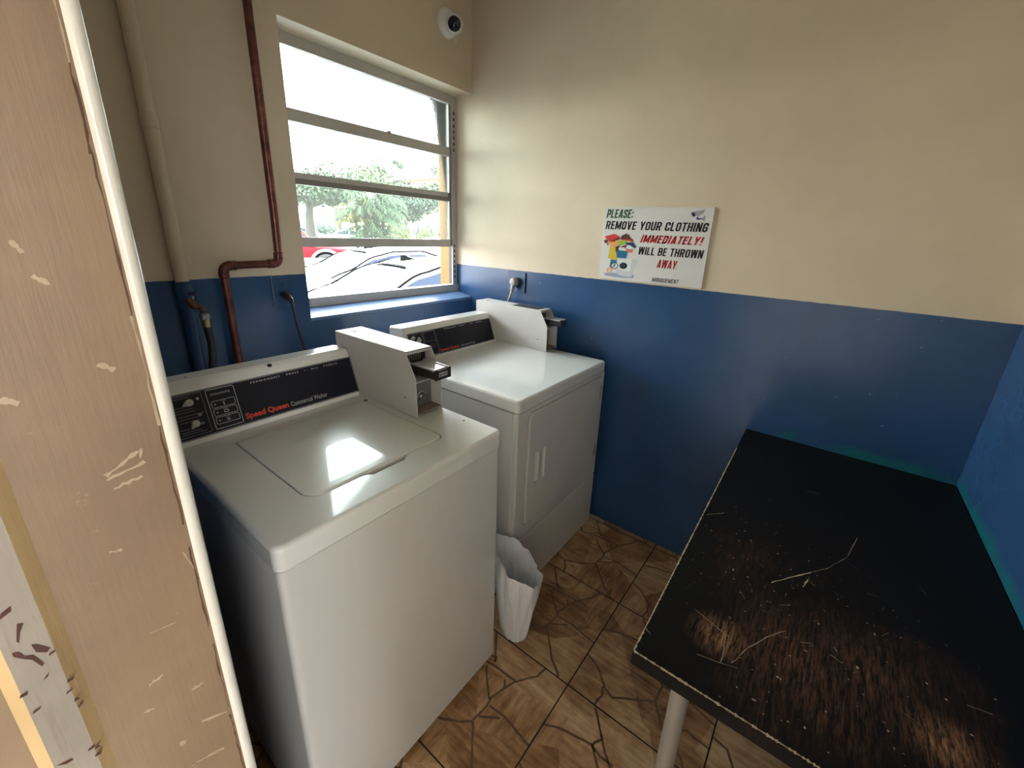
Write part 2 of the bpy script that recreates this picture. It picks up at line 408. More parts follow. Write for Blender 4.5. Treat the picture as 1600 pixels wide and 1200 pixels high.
def text_mb(mb, body, T, u, v, w=None, h=None, w0=.0004, shear=0., bold=0., mi=0, spacing=1.):
    """flat lettering mapped by T, lower left at (u,v), fitted to width w and cap height h"""
    c = bpy.data.curves.new('t', 'FONT'); c.body = body; c.size = 1; c.shear = shear; c.offset = bold; c.space_character = spacing; c.resolution_u = 3
    o = bpy.data.objects.new('t', c); COL.objects.link(o)
    dg = bpy.context.evaluated_depsgraph_get(); me = bpy.data.meshes.new_from_object(o.evaluated_get(dg))
    xs = [q.co.x for q in me.vertices]; ys = [q.co.y for q in me.vertices]
    x0, x1, y0, y1 = min(xs), max(xs), min(ys), max(ys)
    sy = h/(y1-y0); sx_ = w/(x1-x0) if w else sy
    mb.add([T(u+(q.co.x-x0)*sx_, v+(q.co.y-y0)*sy, w0) for q in me.vertices], [tuple(p.vertices) for p in me.polygons], mi)
    bpy.data.objects.remove(o); bpy.data.curves.remove(c); bpy.data.meshes.remove(me)
_o = lambda x0, y0, x1, y1, a0, a1, n=7: [((x0+x1)/2+(x1-x0)/2*math.cos(a0+(a1-a0)*k/n), (y0+y1)/2+(y1-y0)/2*math.sin(a0+(a1-a0)*k/n)) for k in range(n+1)]
def condensed_mb(mb, body, T, u, v, w, h, t=.155, lean=0., w0=.0005, mi=0):
    """bold condensed poster lettering from strokes; cell 1 high, t stroke thickness"""
    W_ = .44; q = t/2; l, r, b, tp = q, W_-q, q, 1-q; R_ = .13
    def bowl(y0, y1): return [(l, y1), (r-R_, y1)]+_o(r-2*R_, y1-2*R_, r, y1, PI/2, 0, 5)+_o(r-2*R_, y0, r, y0+2*R_, 0, -PI/2, 5)+[(r-R_, y0), (l, y0)]
    ring = _o(l, tp-2*(r-l)/2, r, tp, PI, 0, 10)+_o(l, b, r, b+(r-l), 0, -PI, 10)
    cee = _o(l, tp-(r-l), r, tp, 0, PI, 10)+_o(l, b, r, b+(r-l), PI, 2*PI, 10)
    V = lambda x: [(x, 0), (x, 1)]
    G_ = {'P': (W_, [V(l), bowl(.42, tp)], []), 'L': (.38, [V(l), [(0, b), (.36, b)]], []), 'E': (.38, [V(l), [(0, b), (.36, b)], [(0, tp), (.36, tp)], [(0, .51), (.34, .51)]], []),
          'A': (.48, [[(.12, .24), (.36, .24)]], [((0, 0), (.155, 1), t), ((.48-t, 0), (.325-t, 1), t)]),
          'S': (W_, [_o(l, .53, r, tp, 0, PI, 8)[:0]+[(r, .70), (r, tp-.13)]+_o(l, tp-.26, r, tp, 0, PI, 9)+[(l, .72), (l+.03, .60), (r-.03, .42), (r, .30)]+_o(l, b, r, b+.26, 0, -PI, 9)+[(l, .30)]], []),
          'R': (.46, [V(l), bowl(.46, tp)], [((.44-t, 0), (.34-t, .46), t)]), 'M': (.60, [V(l), V(.60-q)], [((.30-t/2, .12), (.0, 1), t), ((.30-t/2, .12), (.60-t, 1), t)]),
          'O': (W_, [ring+[ring[0]]], []), 'V': (.48, [], [((.24-t/2, 0), (0, 1), t), ((.24-t/2, 0), (.48-t, 1), t)]),
          'Y': (.48, [[(.24, 0), (.24, .46)]], [((.24-t/2, .38), (0, 1), t), ((.24-t/2, .38), (.48-t, 1), t)]),
          'U': (W_, [[(l, 1), (l, b+.2)]+_o(l, b, r, b+(r-l), PI, 2*PI, 10)+[(r, 1)]], []), 'C': (W_, [[(r, .66)]+cee+[(r, .34)]], []), 'G': (W_, [[(r, .68)]+cee+[(r, .48), (.22, .48)]], []),
          'T': (.42, [[(0, tp), (.42, tp)], [(.21, 0), (.21, 1)]], []), 'H': (W_, [V(l), V(r), [(0, .51), (W_, .51)]], []), 'I': (t, [V(q)], []),
          'N': (.46, [V(l), V(.46-q)], [((.46-t, 0), (0, 1), t)]), 'D': (W_, [V(l), [(l, tp), (r-.16, tp)]+_o(r-.32, tp-.32, r, tp, PI/2, 0, 6)+_o(r-.32, b, r, b+.32, 0, -PI/2, 6)+[(r-.16, b), (l, b)]], []),
          'W': (.66, [], [((.165-t/2, 0), (0, 1), t), ((.165-t/2, 0), (.33-t/2, 1), t), ((.495-t/2, 0), (.33-t/2, 1), t), ((.495-t/2, 0), (.66-t, 1), t)]), 'B': (W_, [V(l), bowl(.51, tp), bowl(b, .51)], []),
          '!': (t, [[(q, .30), (q, 1)], [(q, 0), (q, .16)]], []), ':': (t, [[(q, .08), (q, .26)], [(q, .54), (q, .72)]], []), ' ': (.2, [], [])}
    x = 0; items = []
    for ch in body: items.append((x, G_[ch])); x += G_[ch][0]+.075
    k = w/(x-.075+abs(lean)); F = lambda px, py: (u+(px+lean*py)*k, v+py*h)
    for x0, (cw, st, dg) in items:
        for s_ in st:
            P_ = [Vector(p) for p in s_]; n = len(P_)
            for i in range(n-1):
                d = (P_[i+1]-P_[i]); ll = d.length
                if ll < 1e-6: continue
                d /= ll; e = Vector((-d.y, d.x))*q; g = d*q*.35 if n > 2 else d*0
                flat(mb, [F(x0+p.x, p.y) for p in (P_[i]-g-e, P_[i+1]+g-e, P_[i+1]+g+e, P_[i]-g+e)], T, w0, mi)
        for a, c, wd in dg: flat(mb, [F(x0+a[0], a[1]), F(x0+a[0]+wd, a[1]), F(x0+c[0]+wd, c[1]), F(x0+c[0], c[1])], T, w0, mi)
def flat(mb, pts, T, w=.0004, mi=0):
    mb.add([T(a, b, w) for a, b in pts], [tuple(range(len(pts)))], mi)
def strip(mb, pts, T, wd, w=.0004, mi=0, closed=False):
    P = [Vector(p) for p in pts]; n = len(P); L = []; R = []
    ws = wd if isinstance(wd, (list, tuple)) else [wd]*n
    for i in range(n):
        a = P[i-1] if (i or closed) else P[i]; b = P[(i+1) % n] if (i < n-1 or closed) else P[i]
        d = (b-a).normalized(); q = Vector((-d.y, d.x))*ws[i]/2; L.append(P[i]+q); R.append(P[i]-q)
    m = n if closed else n-1
    mb.add([T(p.x, p.y, w) for p in L+R], [(i, n+i, n+(i+1) % n, (i+1) % n) for i in range(m)], mi)
def frame_rect(mb, x0, y0, x1, y1, T, wd, w=.0004, mi=0, r=.003):
    strip(mb, rrect(x0, y0, x1, y1, r, 3), T, wd, w, mi, closed=True)
def ellipse(cx, cy, rx, ry, n=16, rot=0):
    return [(cx+rx*math.cos(2*PI*k/n)*math.cos(rot)-ry*math.sin(2*PI*k/n)*math.sin(rot), cy+rx*math.cos(2*PI*k/n)*math.sin(rot)+ry*math.sin(2*PI*k/n)*math.cos(rot)) for k in range(n)]

# ------------------------------------------------------------------ the room
XL, YR, ZC = -1.72, -2.2, 2.62
WT = .26
m = MB()     # window wall with its opening
wx0, wz0, wz1 = -.974, 1.097, 2.159
m.box((XL-.2, 0, -.35), (wx0, WT, ZC)); m.box((wx0, 0, -.35), (0, WT, wz0)); m.box((wx0, 0, wz1), (0, WT, ZC))
struct(m.build('wall_back', 'wall', smooth=0))
m = MB(); m.box((0, YR-.2, -.35), (.2, .147, ZC)); struct(m.build('wall_right', 'wall', smooth=0))
m = MB(); m.box((XL-.2, YR-.2, -.35), (0, YR, ZC)); struct(m.build('wall_front', 'wall', smooth=0))
YJ0, YJ1, ZH = -1.17, -2.13, 2.06
m = MB(); m.box((XL-.2, YJ0+.03, -.35), (XL, 0, ZC)); m.box((XL-.2, YR, -.35), (XL, YJ1-.03, ZC)); m.box((XL-.2, YJ1-.03, ZH+.03), (XL, YJ0+.03, ZC))
struct(m.build('wall_left', 'wall', smooth=0))
m = MB(); m.box((XL-.2, YR, ZC), (0.2, WT, ZC+.12)); struct(m.build('ceiling', 'ceiling', smooth=0))

# floor of stone-print tiles
m = MB(); m.box((XL-.2, YR, -.06), (0, 0, 0))
I3 = lambda u, v, w: (u, v, w)
gx, gy, TX, TY = -.4559, -1.2964, .4231, .4365
PA = [[(1.0, .207), (.90, .23), (.745, .345), (.54, .412), (.485, .397), (.333, .418), (.296, .38), (.1, .215), (.035, .12), (.0, .09)],
      [(1.0, .735), (.775, .567)], [(.70, .78), (.735, .665), (.745, .56), (.76, .345)], [(.71, .60), (.645, .548), (.52, .414)],
      [(.17, .80), (.16, .70), (.205, .59), (.262, .49), (.325, .415)], [(.485, .385), (.50, .26), (.48, .11), (.462, .0)],
      [(.72, .414), (.66, .377)], [(.0, .62), (.09, .66), (.16, .71)], [(.35, 1.0), (.33, .9), (.17, .80)], [(.78, .66), (.82, .58), (.775, .567)],
      [(.38, .40), (.47, .27)], [(.70, .78), (.80, .86), (.84, 1.0)]]
PQ = [[(.64, 1.0), (.70, .88), (.73, .745), (.75, .66), (.83, .62), (.99, .755)], [(.34, 1.0), (.29, .88), (.168, .76), (.14, .68), (.285, .47), (.322, .408), (.478, .404), (.75, .66)],
      [(.0, .77), (.04, .765), (.095, .752), (.17, .775)], [(.322, .408), (.165, .30), (.06, .14), (.0, .11)], [(.85, .64), (.745, .55), (.70, .50), (.478, .404)],
      [(.747, .66), (.723, .59), (.726, .49)], [(.70, .50), (.80, .30), (.86, .0)], [(.478, .404), (.50, .22), (.44, .0)], [(.80, .30), (1.0, .22)], [(.165, .30), (.27, .16), (.25, .0)]]
for i in range(-3, 2):
    for j in range(-2, 4):
        x0 = gx+i*TX; y0 = gy+j*TY
        odd = (j % 2) != 0
        for l in (PQ if odd else PA):
            pts = []
            for k, (u, v) in enumerate(l):
                X = x0+u*TX; Y = y0+v*TY
                pts.append((X, Y))
            # subdivide and wobble a little
            q = []
            for a, b in zip(pts, pts[1:]):
                for s_ in range(3): q.append((a[0]+(b[0]-a[0])*s_/3+random.uniform(-.0012, .0012), a[1]+(b[1]-a[1])*s_/3+random.uniform(-.0012, .0012)))
            q.append(pts[-1])
            q = [(min(max(X, XL), -.001), min(max(Y, YR+.001), -.001)) for X, Y in q]
            if max(X for X, Y in q)-min(X for X, Y in q) < .004 or max(Y for X, Y in q)-min(Y for X, Y in q) < .004: continue
            strip(m, q, I3, [random.uniform(.0055, .0085) for _ in q], .0005, 1)
for i in range(-4, 2):
    X = gx+i*TX
    if XL < X < -.01: strip(m, [(X, YR), (X, 0)], I3, .0045, .0008, 2)
for j in range(-3, 4):
    Y = gy+j*TY
    if YR < Y < -.01: strip(m, [(XL, Y), (0, Y)], I3, .0045, .0008, 2)
struct(m.build('floor', ['tile', 'vein', 'grout'], smooth=0, recalc=False))

# doorway lining: jamb boards with a raised stop, bead on the room-side edge
door = struct(thing('door_1', '', '', (XL-.1, YJ0, 0))); del door['label']; del door['category']
def jamb_section(pts, z0, z1, name, mats, mis):
    """vertical extrusion of a section polyline (x,y) closed at the back"""
    mb = MB(); n = len(pts)
    for i in range(n):
        a, b = pts[i], pts[(i+1) % n]
        mb.add([(a[0], a[1], z0), (b[0], b[1], z0), (b[0], b[1], z1), (a[0], a[1], z1)], [(0, 1, 2, 3)], mis[i])
    mb.add([(p[0], p[1], z1) for p in pts], [tuple(range(n))], 0); mb.add([(p[0], p[1], z0) for p in pts], [tuple(range(n))[::-1]], 0)
    return mb
sec = [(-1.722, -1.17), (-1.846, -1.17), (-1.857, -1.182), (-1.886, -1.182), (-1.896, -1.172), (-1.99, -1.172), (-1.99, -1.141), (-1.722, -1.141)]
jm = jamb_section(sec, 0, ZH, 'jamb', None, [0, 2, 1, 2, 0, 0, 0, 0])
JF = lambda u, v, w: (u, -1.17-w, v)
for x0, z0, x1, z1, wd in ((-1.786, 1.213, -1.754, 1.22, .005), (-1.783, 1.201, -1.759, 1.205, .005), (-1.802, .932, -1.788, .935, .005), (-1.766, .822, -1.738, .807, .005), (-1.782, .761, -1.751, .747, .004), (-1.726, .917, -1.724, .884, .007),
                           (-1.792, .811, -1.785, .809, .007), (-1.788, 1.002, -1.764, .999, .0015), (-1.813, .898, -1.804, .894, .004), (-1.767, .884, -1.755, .883, .005), (-1.754, 1.237, -1.757, 1.226, .004), (-1.725, .814, -1.72, .815, .004),
                           (-1.794, 1.423, -1.785, 1.418, .006), (-1.80, 1.454, -1.795, 1.443, .004), (-1.786, 1.217, -1.757, 1.235, .006), (-1.834, 1.319, -1.825, 1.312, .007), (-1.77, 1.336, -1.758, 1.329, .006), (-1.742, 1.09, -1.735, 1.06, .002), (-1.80, 1.13, -1.79, 1.127, .004)):
    n = 6; pts = [(x0+(x1-x0)*k/n, z0+(z1-z0)*k/n+random.uniform(-.0012, .0012)) for k in range(n+1)]
    strip(jm, pts, JF, [wd*random.uniform(.25, 1.1) for _ in pts], .0006, 3)
SF = lambda u, v, w: (u, -1.182-w, v)
for l in [[(-1.878, 1.121), (-1.871, 1.125), (-1.872, 1.119), (-1.88, 1.115)], [(-1.872, 1.103), (-1.868, 1.101), (-1.872, 1.093), (-1.875, 1.082), (-1.876, 1.085)],
          [(-1.881, 1.075), (-1.877, 1.073), (-1.875, 1.065), (-1.87, 1.062), (-1.866, 1.046), (-1.868, 1.044), (-1.872, 1.057), (-1.876, 1.062), (-1.881, 1.07)],
          [(-1.869, 1.074), (-1.866, 1.072), (-1.859, 1.06), (-1.862, 1.057), (-1.868, 1.063)], [(-1.865, 1.034), (-1.867, 1.029), (-1.871, 1.027), (-1.868, 1.031)],
          [(-1.884, .916), (-1.873, .913), (-1.873, .91), (-1.878, .91)]]:
    flat(jm, l, SF, .0006, 4)
for _ in range(26):
    z = random.uniform(.72, 1.12); x = random.choice((-1.858, -1.884))+random.uniform(-.003, .003)
    flat(jm, [(x, z), (x+random.uniform(.002, .006), z+.001), (x+.004, z-random.uniform(.001, .004)), (x-.001, z-.003)], SF, .0007, 4)
jm.build('door_jamb', ['jamb', 'stop', 'ledge', 'peel', 'oxide'], door, smooth=0)
m = MB(); cx, cy = -1.7262, -1.1650
m.tube([(cx, cy, 0.0), (cx, cy, ZH)], .0078, 20); m.build('edge_bead', 'bead', door)
m = MB(); z = 0.0
while z < 1.75:                       # cracked, grubby paint where bead and board meet
    l = random.uniform(.05, .16); n = 8
    pts = [(-1.7352+random.uniform(-.0008, .0008), z+l*k/n) for k in range(n+1)]
    strip(m, pts, JF, [random.choice((.0010, .0018, .003))*random.uniform(.5, 1.1) for _ in pts], .0007, 0 if random.random() < .7 else 1); z += l*random.choice((1., 1., 1.25))
m.build('paint_crack', ['crack', 'peel'], door, smooth=0)
sec2 = [(x, YJ0+YJ1-y) for x, y in sec][::-1]
jamb_section(sec2, 0, ZH, 'jamb', None, [0]*8).build('door_jamb', ['jamb'], door, smooth=0)
m = MB(); m.box((-1.99, YJ1-.03, ZH), (-1.718, YJ0+.03, ZH+.03)); m.build('head_jamb', 'jamb', door, smooth=0)

# window: aluminium frame of four awning lights, the lowest one open (no pane in it)
win = struct(thing('window_1', '', '', (-.487, .13, wz0))); del win['label']; del win['category']
m = MB(); m.poly_prism([(wx0, -.002, wz0-.012), (wx0, -.002, wz0+.001), (wx0, .004, wz0+.003), (wx0, .118, wz0+.030), (wx0, .118, wz0-.012)], (-wx0, 0, 0))
m.build('window_sill', 'sill_paint', win, smooth=0)
m = MB(); FY0, FY1 = .115, .146
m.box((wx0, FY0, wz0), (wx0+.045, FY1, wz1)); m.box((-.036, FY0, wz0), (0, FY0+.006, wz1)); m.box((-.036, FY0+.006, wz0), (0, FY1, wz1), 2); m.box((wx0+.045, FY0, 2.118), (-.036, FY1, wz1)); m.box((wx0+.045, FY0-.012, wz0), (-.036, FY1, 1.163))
m.box((-.036, FY0-.012, wz0), (-.0, FY0, wz0+.066)); m.box((wx0, FY0-.012, wz0), (wx0+.045, FY0, wz0+.066))
for k in range(30):                                   # balance track slots
    z = 1.2+k*.03
    if k < 7 or k > 22: m.box((-.024, FY0-.0012, z), (-.016, FY0+.001, z+.014), 1)
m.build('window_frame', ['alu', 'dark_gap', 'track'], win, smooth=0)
for z0, z1, thick in ((1.862, 1.907, 1), (1.63, 1.676, 2), (1.380, 1.420, 1)):
    m = MB(); y0 = .118
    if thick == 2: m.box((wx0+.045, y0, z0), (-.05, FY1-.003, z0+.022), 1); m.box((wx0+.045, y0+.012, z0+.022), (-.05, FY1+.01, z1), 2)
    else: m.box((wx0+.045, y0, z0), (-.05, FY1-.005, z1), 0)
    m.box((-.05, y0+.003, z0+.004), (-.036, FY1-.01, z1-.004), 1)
    m.build('window_rail', ['alu', 'alu_dark', 'alu_light'], win, smooth=0)
m = MB(); m.box((-.455, .108, 1.902), (-.44, .12, 1.912)); m.build('sash_latch', 'alu_dark', win)
for z0, z1 in ((1.907, 2.118), (1.676, 1.862), (1.420, 1.63)):
    m = MB(); m.box((wx0+.045, .132, z0), (-.05, .135, z1)); m.build('glass_pane', 'glass', win, smooth=0)
    m = MB(); m.box((-.050, .124, z0), (-.036, .143, z1)); m.build('sash_stile', 'alu', win, smooth=0)

# ------------------------------------------------------------------ coin box (shared builder, part of each machine)
def coin_box(root, x0, x1, yb, yf, z0, zt, price, top_plate):
    th = .0025; ys = yf+.046           # ys: where the top edge ends, the front then slopes out to yf
    prof = [(yb, z0), (yb, zt), (ys, zt-.003), (yf+.003, z0+.125), (yf, z0)]
    m = MB()
    for xa, xb in ((x0, x0+th), (x1-th, x1)): m.poly_prism([(xa, y, z) for y, z in prof], (xb-xa, 0, 0))
    m.box((x0+th, yb, zt-.004), (x1-th, ys, zt-.0005)); m.box((x0+th, yb, z0), (x1-th, yb+.003, zt-.004))
    m.box((x0+th, yf+.004, z0+.112), (x1-th, yf+.06, z0+.116)); m.box((x0+th, ys, zt-.012), (x1-th, ys+.004, zt-.001))
    bx = m.build('coin_box', 'box_paint', root, smooth=0)
    m = MB()
    m.lathe(((x0+x1)/2-.008, yb-.05, zt-.001), (0, 0, 1), [(.007, 0), (.007, .0022), (.004, .003)], 16); m.build('top_plug', 'screw', bx); m = MB()
    m.lathe((x0-.0015, yf+.055, z0+.055), (-1, 0, 0), [(.003, -.003), (.003, .001), (.001, .0018)], 10); m.build('screw', 'screw', bx)
    # upper bay: slide face with a row of coin slots and the slide tray
    m = MB(); py = yf+.075
    m.box((x0+th, py, z0+.116), (x1-th, py+.004, zt-.004)); 
    for k in range(8):
        xa = x0+.018+k*.0085; m.box((xa, py-.002, z0+.155), (xa+.0035, py, z0+.182), 1)
    m.box((x0+.008, py-.008, zt-.02), (x1-.008, py, zt-.012), 0)
    m.build('coin_slide_face', ['dark_steel', 'steel'], bx, smooth=0)
    m = MB(); tx0, tx1 = x0+.026, x1-.016; yt = yf-.058; zl = z0+.132
    m.box((tx0, yt+.003, zl), (tx1, py, zl+.026), 0); m.box((tx0+.006, yt+.012, zl+.026), (tx1-.006, py-.02, zl+.0285), 1)
    m.box((tx0, yt+.003, zl+.022), (tx0+.004, py-.01, zl+.031), 1); m.box((tx1-.004, yt+.003, zl+.022), (tx1, py-.01, zl+.031), 1)
    m.poly_prism([(tx0-.001, yt, zl-.002), (tx1+.001, yt, zl-.002), (tx1+.001, yt, zl+.031), (tx1-.008, yt, zl+.031), (tx1-.012, yt, zl+.024), (tx0+.012, yt, zl+.024), (tx0+.008, yt, zl+.031), (tx0-.001, yt, zl+.031)], (0, .005, 0), 0)
    sl = m.build('coin_slide', ['dark_steel', 'tray_top'], bx, smooth=0)
    if price:
        TT = lambda u, v, w: (u, yt-w, v)
        m = MB(); flat(m, rrect(tx0+.013, zl+.007, tx1-.014, zl+.021, .001, 2), TT, .0005, 0)
        text_mb(m, price, TT, tx0+.0155, zl+.0095, tx1-tx0-.032, .0092, .001, bold=.02, mi=1); m.build('price_label', ['print_white', 'ink_black'], sl, smooth=0)
    # lower bay: plate with a round lock, rusty ledge
    m = MB(); py2 = yf+.05
    m.box((x0+th, py2, z0+.012), (x1-th, py2+.003, z0+.112)); m.build('lock_plate', 'plate_steel', bx, smooth=0)
    m = MB(); lc = ((x0+x1)/2+.004, py2, z0+.048)
    m.lathe(lc, (0, -1, 0), [(.0165, 0), (.0165, .004), (.0125, .006), (.0125, .014), (.0105, .016), (.0105, .0135)], 24); m.build('lock', 'steel', bx)
    m = MB(); m.box((x0+th, yf+.002, z0+.010), (x1-th, py2, z0+.013)); m.build('coin_ledge', 'rust', bx, smooth=0)
    if top_plate:
        m = MB(); m.box((x0+.014, yf+.075, zt-.002), (x1-.012, yf+.235, zt+.001)); m.build('top_plate', 'dark_steel', bx, smooth=0)
    return bx

def console(root, x0, x1, yb, yf, z0, zt, lean, ov):
    """slanted control console; returns (object, T) with T mapping face coordinates (x, distance up the face, outwards)"""
    yt = yf+lean; r = .016; prof = [(yb, z0), (yf-.002, z0), (yf, z0+.004)]
    a = math.atan2(zt-.02-z0, lean)
    prof += [(yt-.003, zt-.024), (yt+.001, zt-.012), (yt+.009, zt-.003), (yt+.022, zt), (yb-.006, zt-.003), (yb, zt-.010)]
    m = MB()
    n = len(prof)
    def ring(x, ins):
        cy = (yb+yf)/2; cz = (z0+zt)/2
        return [(x, y+(ins if y < cy else -ins), z-(ins if z > cz else 0)) for y, z in prof]
    rings = [ring(x0, .008), ring(x0+.003, .0025), ring(x0+.009, 0), ring(x1-.009, 0), ring(x1-.003, .0025), ring(x1, .008)]
    vs = [p for R in rings for p in R]; fs = []
    for i in range(5):
        for k in range(n): fs.append((i*n+k, (i+1)*n+k, (i+1)*n+(k+1) % n, i*n+(k+1) % n))
    fs.append(tuple(range(n))); fs.append(tuple(5*n+k for k in range(n))[::-1])
    m.add(vs, fs); c = m.build('console', 'enamel', root, smooth=40)
    base = Vector((0, yf, z0+.004)); d = Vector((0, yt-.003-yf, zt-.024-z0-.004)); L = d.length; d.normalize(); nrm = Vector((0, -d.z, d.y))
    T = lambda u, v, w: tuple(Vector((u, 0, 0))+base+d*v+nrm*w)
    return c, T, L

# ------------------------------------------------------------------ washer
wxa, wxb, wyf, wyb, wzt = -1.602, -.953, -1.036, -.345, .914
wash = thing('washing_machine', 'white top-loading coin washing machine nearest the door, with silver-framed dark control panel', 'washing machine', ((wxa+wxb)/2, (wyf+wyb)/2, 0))
m = MB(); m.slab(rrect(wxa+.003, wyf+.004, wxb-.003, wyb, .016), z0=.022, z1=wzt-.0565, r=.003)
m.build('cabinet', 'enamel_matte', wash, smooth=21)
m = MB(); m.box((wxa+.02, wyf+.025, .004), (wxb-.02, wyb-.02, .024)); m.build('base_gap_shade', 'dark_gap', wash, smooth=0)  # near-black box painted in for the shade under the washer
for x in (wxa+.06, wxb-.06):
    for y in (wyf+.06, wyb-.06):
        m = MB(); m.lathe((x, y, 0), (0, 0, 1), [(.02, 0), (.02, .008), (.008, .01), (.008, .022)], 14); m.build('foot', 'rubber', wash)
lx0, lx1, ly0, ly1 = -1.485, -1.100, -.936, -.556
lid_out = rrect(lx0, ly0, lx1, ly1, .03, 6, (.035, .02, .008, .008))
# the opening has a finger scoop in front of the lid
hole = []
for p in rrect(lx0-.003, ly0-.003, lx1+.003, ly1+.003, .03, 6, (.038, .022, .009, .009)):
    hole.append(p)
scoop = [(-1.367, ly0-.003), (-1.352, ly0-.007), (-1.340, ly0-.018), (-1.250, ly0-.018), (-1.236, ly0-.007), (-1.222, ly0-.003)]
i0 = max(i for i, p in enumerate(hole) if p[1] < ly0 and p[0] < -1.4); hole = hole[:i0+1]+scoop+hole[i0+1:]
m = MB(); m.slab(rrect(wxa, wyf, wxb, wyb, .020, 6), z0=wzt-.052, z1=wzt, r=.011, holes=[hole], depth=.028, floor_mi=1, seg=5)
m.build('top_panel', ['enamel', 'dark_gap'], wash, smooth=50)
m = MB(); m.slab(lid_out, z0=wzt-.012, z1=wzt+.003, r=.006, seg=4); lid = m.build('lid', 'enamel', wash)
m = MB(); m.lathe((-1.095, -.552, wzt), (0, 0, 1), [(.006, 0), (.006, .003), (.003, .0036)], 10); m.build('hinge_pin', 'screw', wash)
m = MB(); m.lathe((-.985, -.905, wzt), (0, 0, 1), [(.004, 0), (.004, .0015), (.001, .002)], 10); m.build('screw', 'screw', wash)
con, T, L = console(wash, wxa+.004, -1.073, -.352, -.490, wzt+.0005, 1.073, .050, None)
m = MB(); flat(m, rrect(-1.590, .009, -1.076, .1335, .003, 2), T, .0008, 0); frame_rect(m, -1.588, .0115, -1.0785, .131, T, .0012, .0012, 1)
frame_rect(m, -1.586, .019, -1.512, .127, T, .0014, .0012, 2); frame_rect(m, -1.502, .019, -1.436, .127, T, .0016, .0012, 1)
for k in range(3):
    z = .031+k*.0225; frame_rect(m, -1.4965, z, -1.4415, z+.0185, T, .0012, .0012, 1)
    flat(m, ellipse(-1.489, z+.009, .0018, .0022, 10), T, .0013, 1)
    strip(m, [(-1.474, z+.0150), (-1.462, z+.0150)], T, .0016, .0012, 2)
flat(m, ellipse(-1.468, .0385, .0045, .0042, 12), T, .0012, 2); frame_rect(m, -1.4725, .0585, -1.4625, .0650, T, .0016, .0012, 1); strip(m, [(-1.468, .079), (-1.468, .088)], T, .0022, .0012, 1)
text_mb(m, 'CYCLE STATUS', T, -1.493, .1105, .046, .0052, .0012, bold=.01, mi=1)
text_mb(m, 'PERMANENT   PRESS   \u2022   ALL   FABRIC', T, -1.393, .1185, .266, .0052, .0012, bold=.012, mi=1, spacing=1.35)
text_mb(m, 'Speed Queen', T, -1.428, .0185, .118, .0215, .0012, bold=.038, mi=3)
text_mb(m, 'Commercial Washer', T, -1.303, .0225, .115, .0145, .0012, bold=.0, mi=1)
for z in (.121, .098, .0905, .083, .0735, .066, .0575, .040, .032, .026):
    a = random.uniform(-1.582, -1.572); strip(m, [(a, z), (a+random.uniform(.03, .055), z)], T, .0014, .0012, 2)
flat(m, ellipse(-1.522, .112, .0035, .0042, 12), T, .0013, 1); flat(m, ellipse(-1.527, .070, .005, .0036, 12), T, .0013, 2); flat(m, ellipse(-1.527, .046, .005, .0036, 12), T, .0013, 2)
m.build('control_panel', ['overlay', 'print_white', 'print_dim', 'print_red'], con, smooth=0)
def knob(con, T, u, v, ang, r=.0105):
    o = Vector(T(u, v, 0)); nr = (Vector(T(u, v, 1))-o).normalized(); m = MB()
    m.lathe(o, nr, [(r, .001), (r, .010), (r*.85, .013)], 20)
    ca, sa = math.cos(ang), math.sin(ang)
    tip = (u+ca*r*1.75, v+sa*r*1.75); q = lambda w: [T(u-sa*r*.95+ca*r*.3, v+ca*r*.95+sa*r*.3, w), T(u+sa*r*.95+ca*r*.3, v-ca*r*.95+sa*r*.3, w), T(tip[0], tip[1], w)]
    m.poly_prism(q(.001), nr*.009); m.build('selector_knob', 'knob', con)
knob(con, T, -1.543, .106, PI*1.1, .0095); knob(con, T, -1.543, .049, PI*1.25, .0095)
m = MB()
m.lathe((-1.33, -.436, 1.0675), (0, -.45, .89), [(.0065, 0), (.0065, .002), (.003, .0025)], 16); m.build('console_hole_plug', 'dark_gap', con)
m = MB(); m.lathe((-1.098, -.40, 1.0715), (0, 0, 1), [(.004, 0), (.004, .002), (.001, .003)], 10); m.build('screw', 'screw', con); m = MB(); m.lathe((-1.525, -.40, 1.0715), (0, 0, 1), [(.004, 0), (.004, .002), (.001, .003)], 10); m.build('screw', 'screw', con)
cb = coin_box(wash, -1.071, -.968, -.358, -.790, wzt+.001, 1.120, '$1.50', False)

# ------------------------------------------------------------------ dryer
dxa, dxb, dyf, dyb, dzt = -.758, -.071, -.948, -.185, .9155
dry = thing('clothes_dryer', 'white front-loading coin dryer in the corner under the window, with recessed door handle', 'clothes dryer', ((dxa+dxb)/2, (dyf+dyb)/2, 0))
m = MB(); m.slab(rrect(dxa+.002, dyf+.024, dxb-.002, dyb, .004), z0=.02, z1=dzt-.051, r=.001)
m.build('cabinet', 'enamel_matte', dry, smooth=12)
m = MB(); m.box((dxa+.03, dyf+.03, .003), (dxb-.03, dyb-.03, .022)); m.build('base_gap_shade', 'dark_gap', dry, smooth=0)  # near-black fill again, the shade under the dryer painted in
m = MB(); m.slab(rrect(dxa, dyf, dxb, dyb, .016, 6), z0=dzt-.0455, z1=dzt, r=.010, seg=5); tp = m.build('top_panel', 'enamel', dry, smooth=50)
m = MB(); m.lathe((dxa+.028, dyf, .893), (0, -1, 0), [(.0025, -.001), (.0025, .001), (.001, .0014)], 8); m.build('screw', 'screw', tp)
DF = lambda u, v, w: (u, dyf+.022-w, v)           # front-face coordinates
def front(z0, z1, hole=None):
    m = MB(); kw = dict(holes=[hole], depth=.012, floor_mi=1) if hole else {}
    m.slab(rrect(dxa, z0, dxb, z1, .008, 3), T=DF, z0=0, z1=.022, r=.006, seg=4, **kw); return m
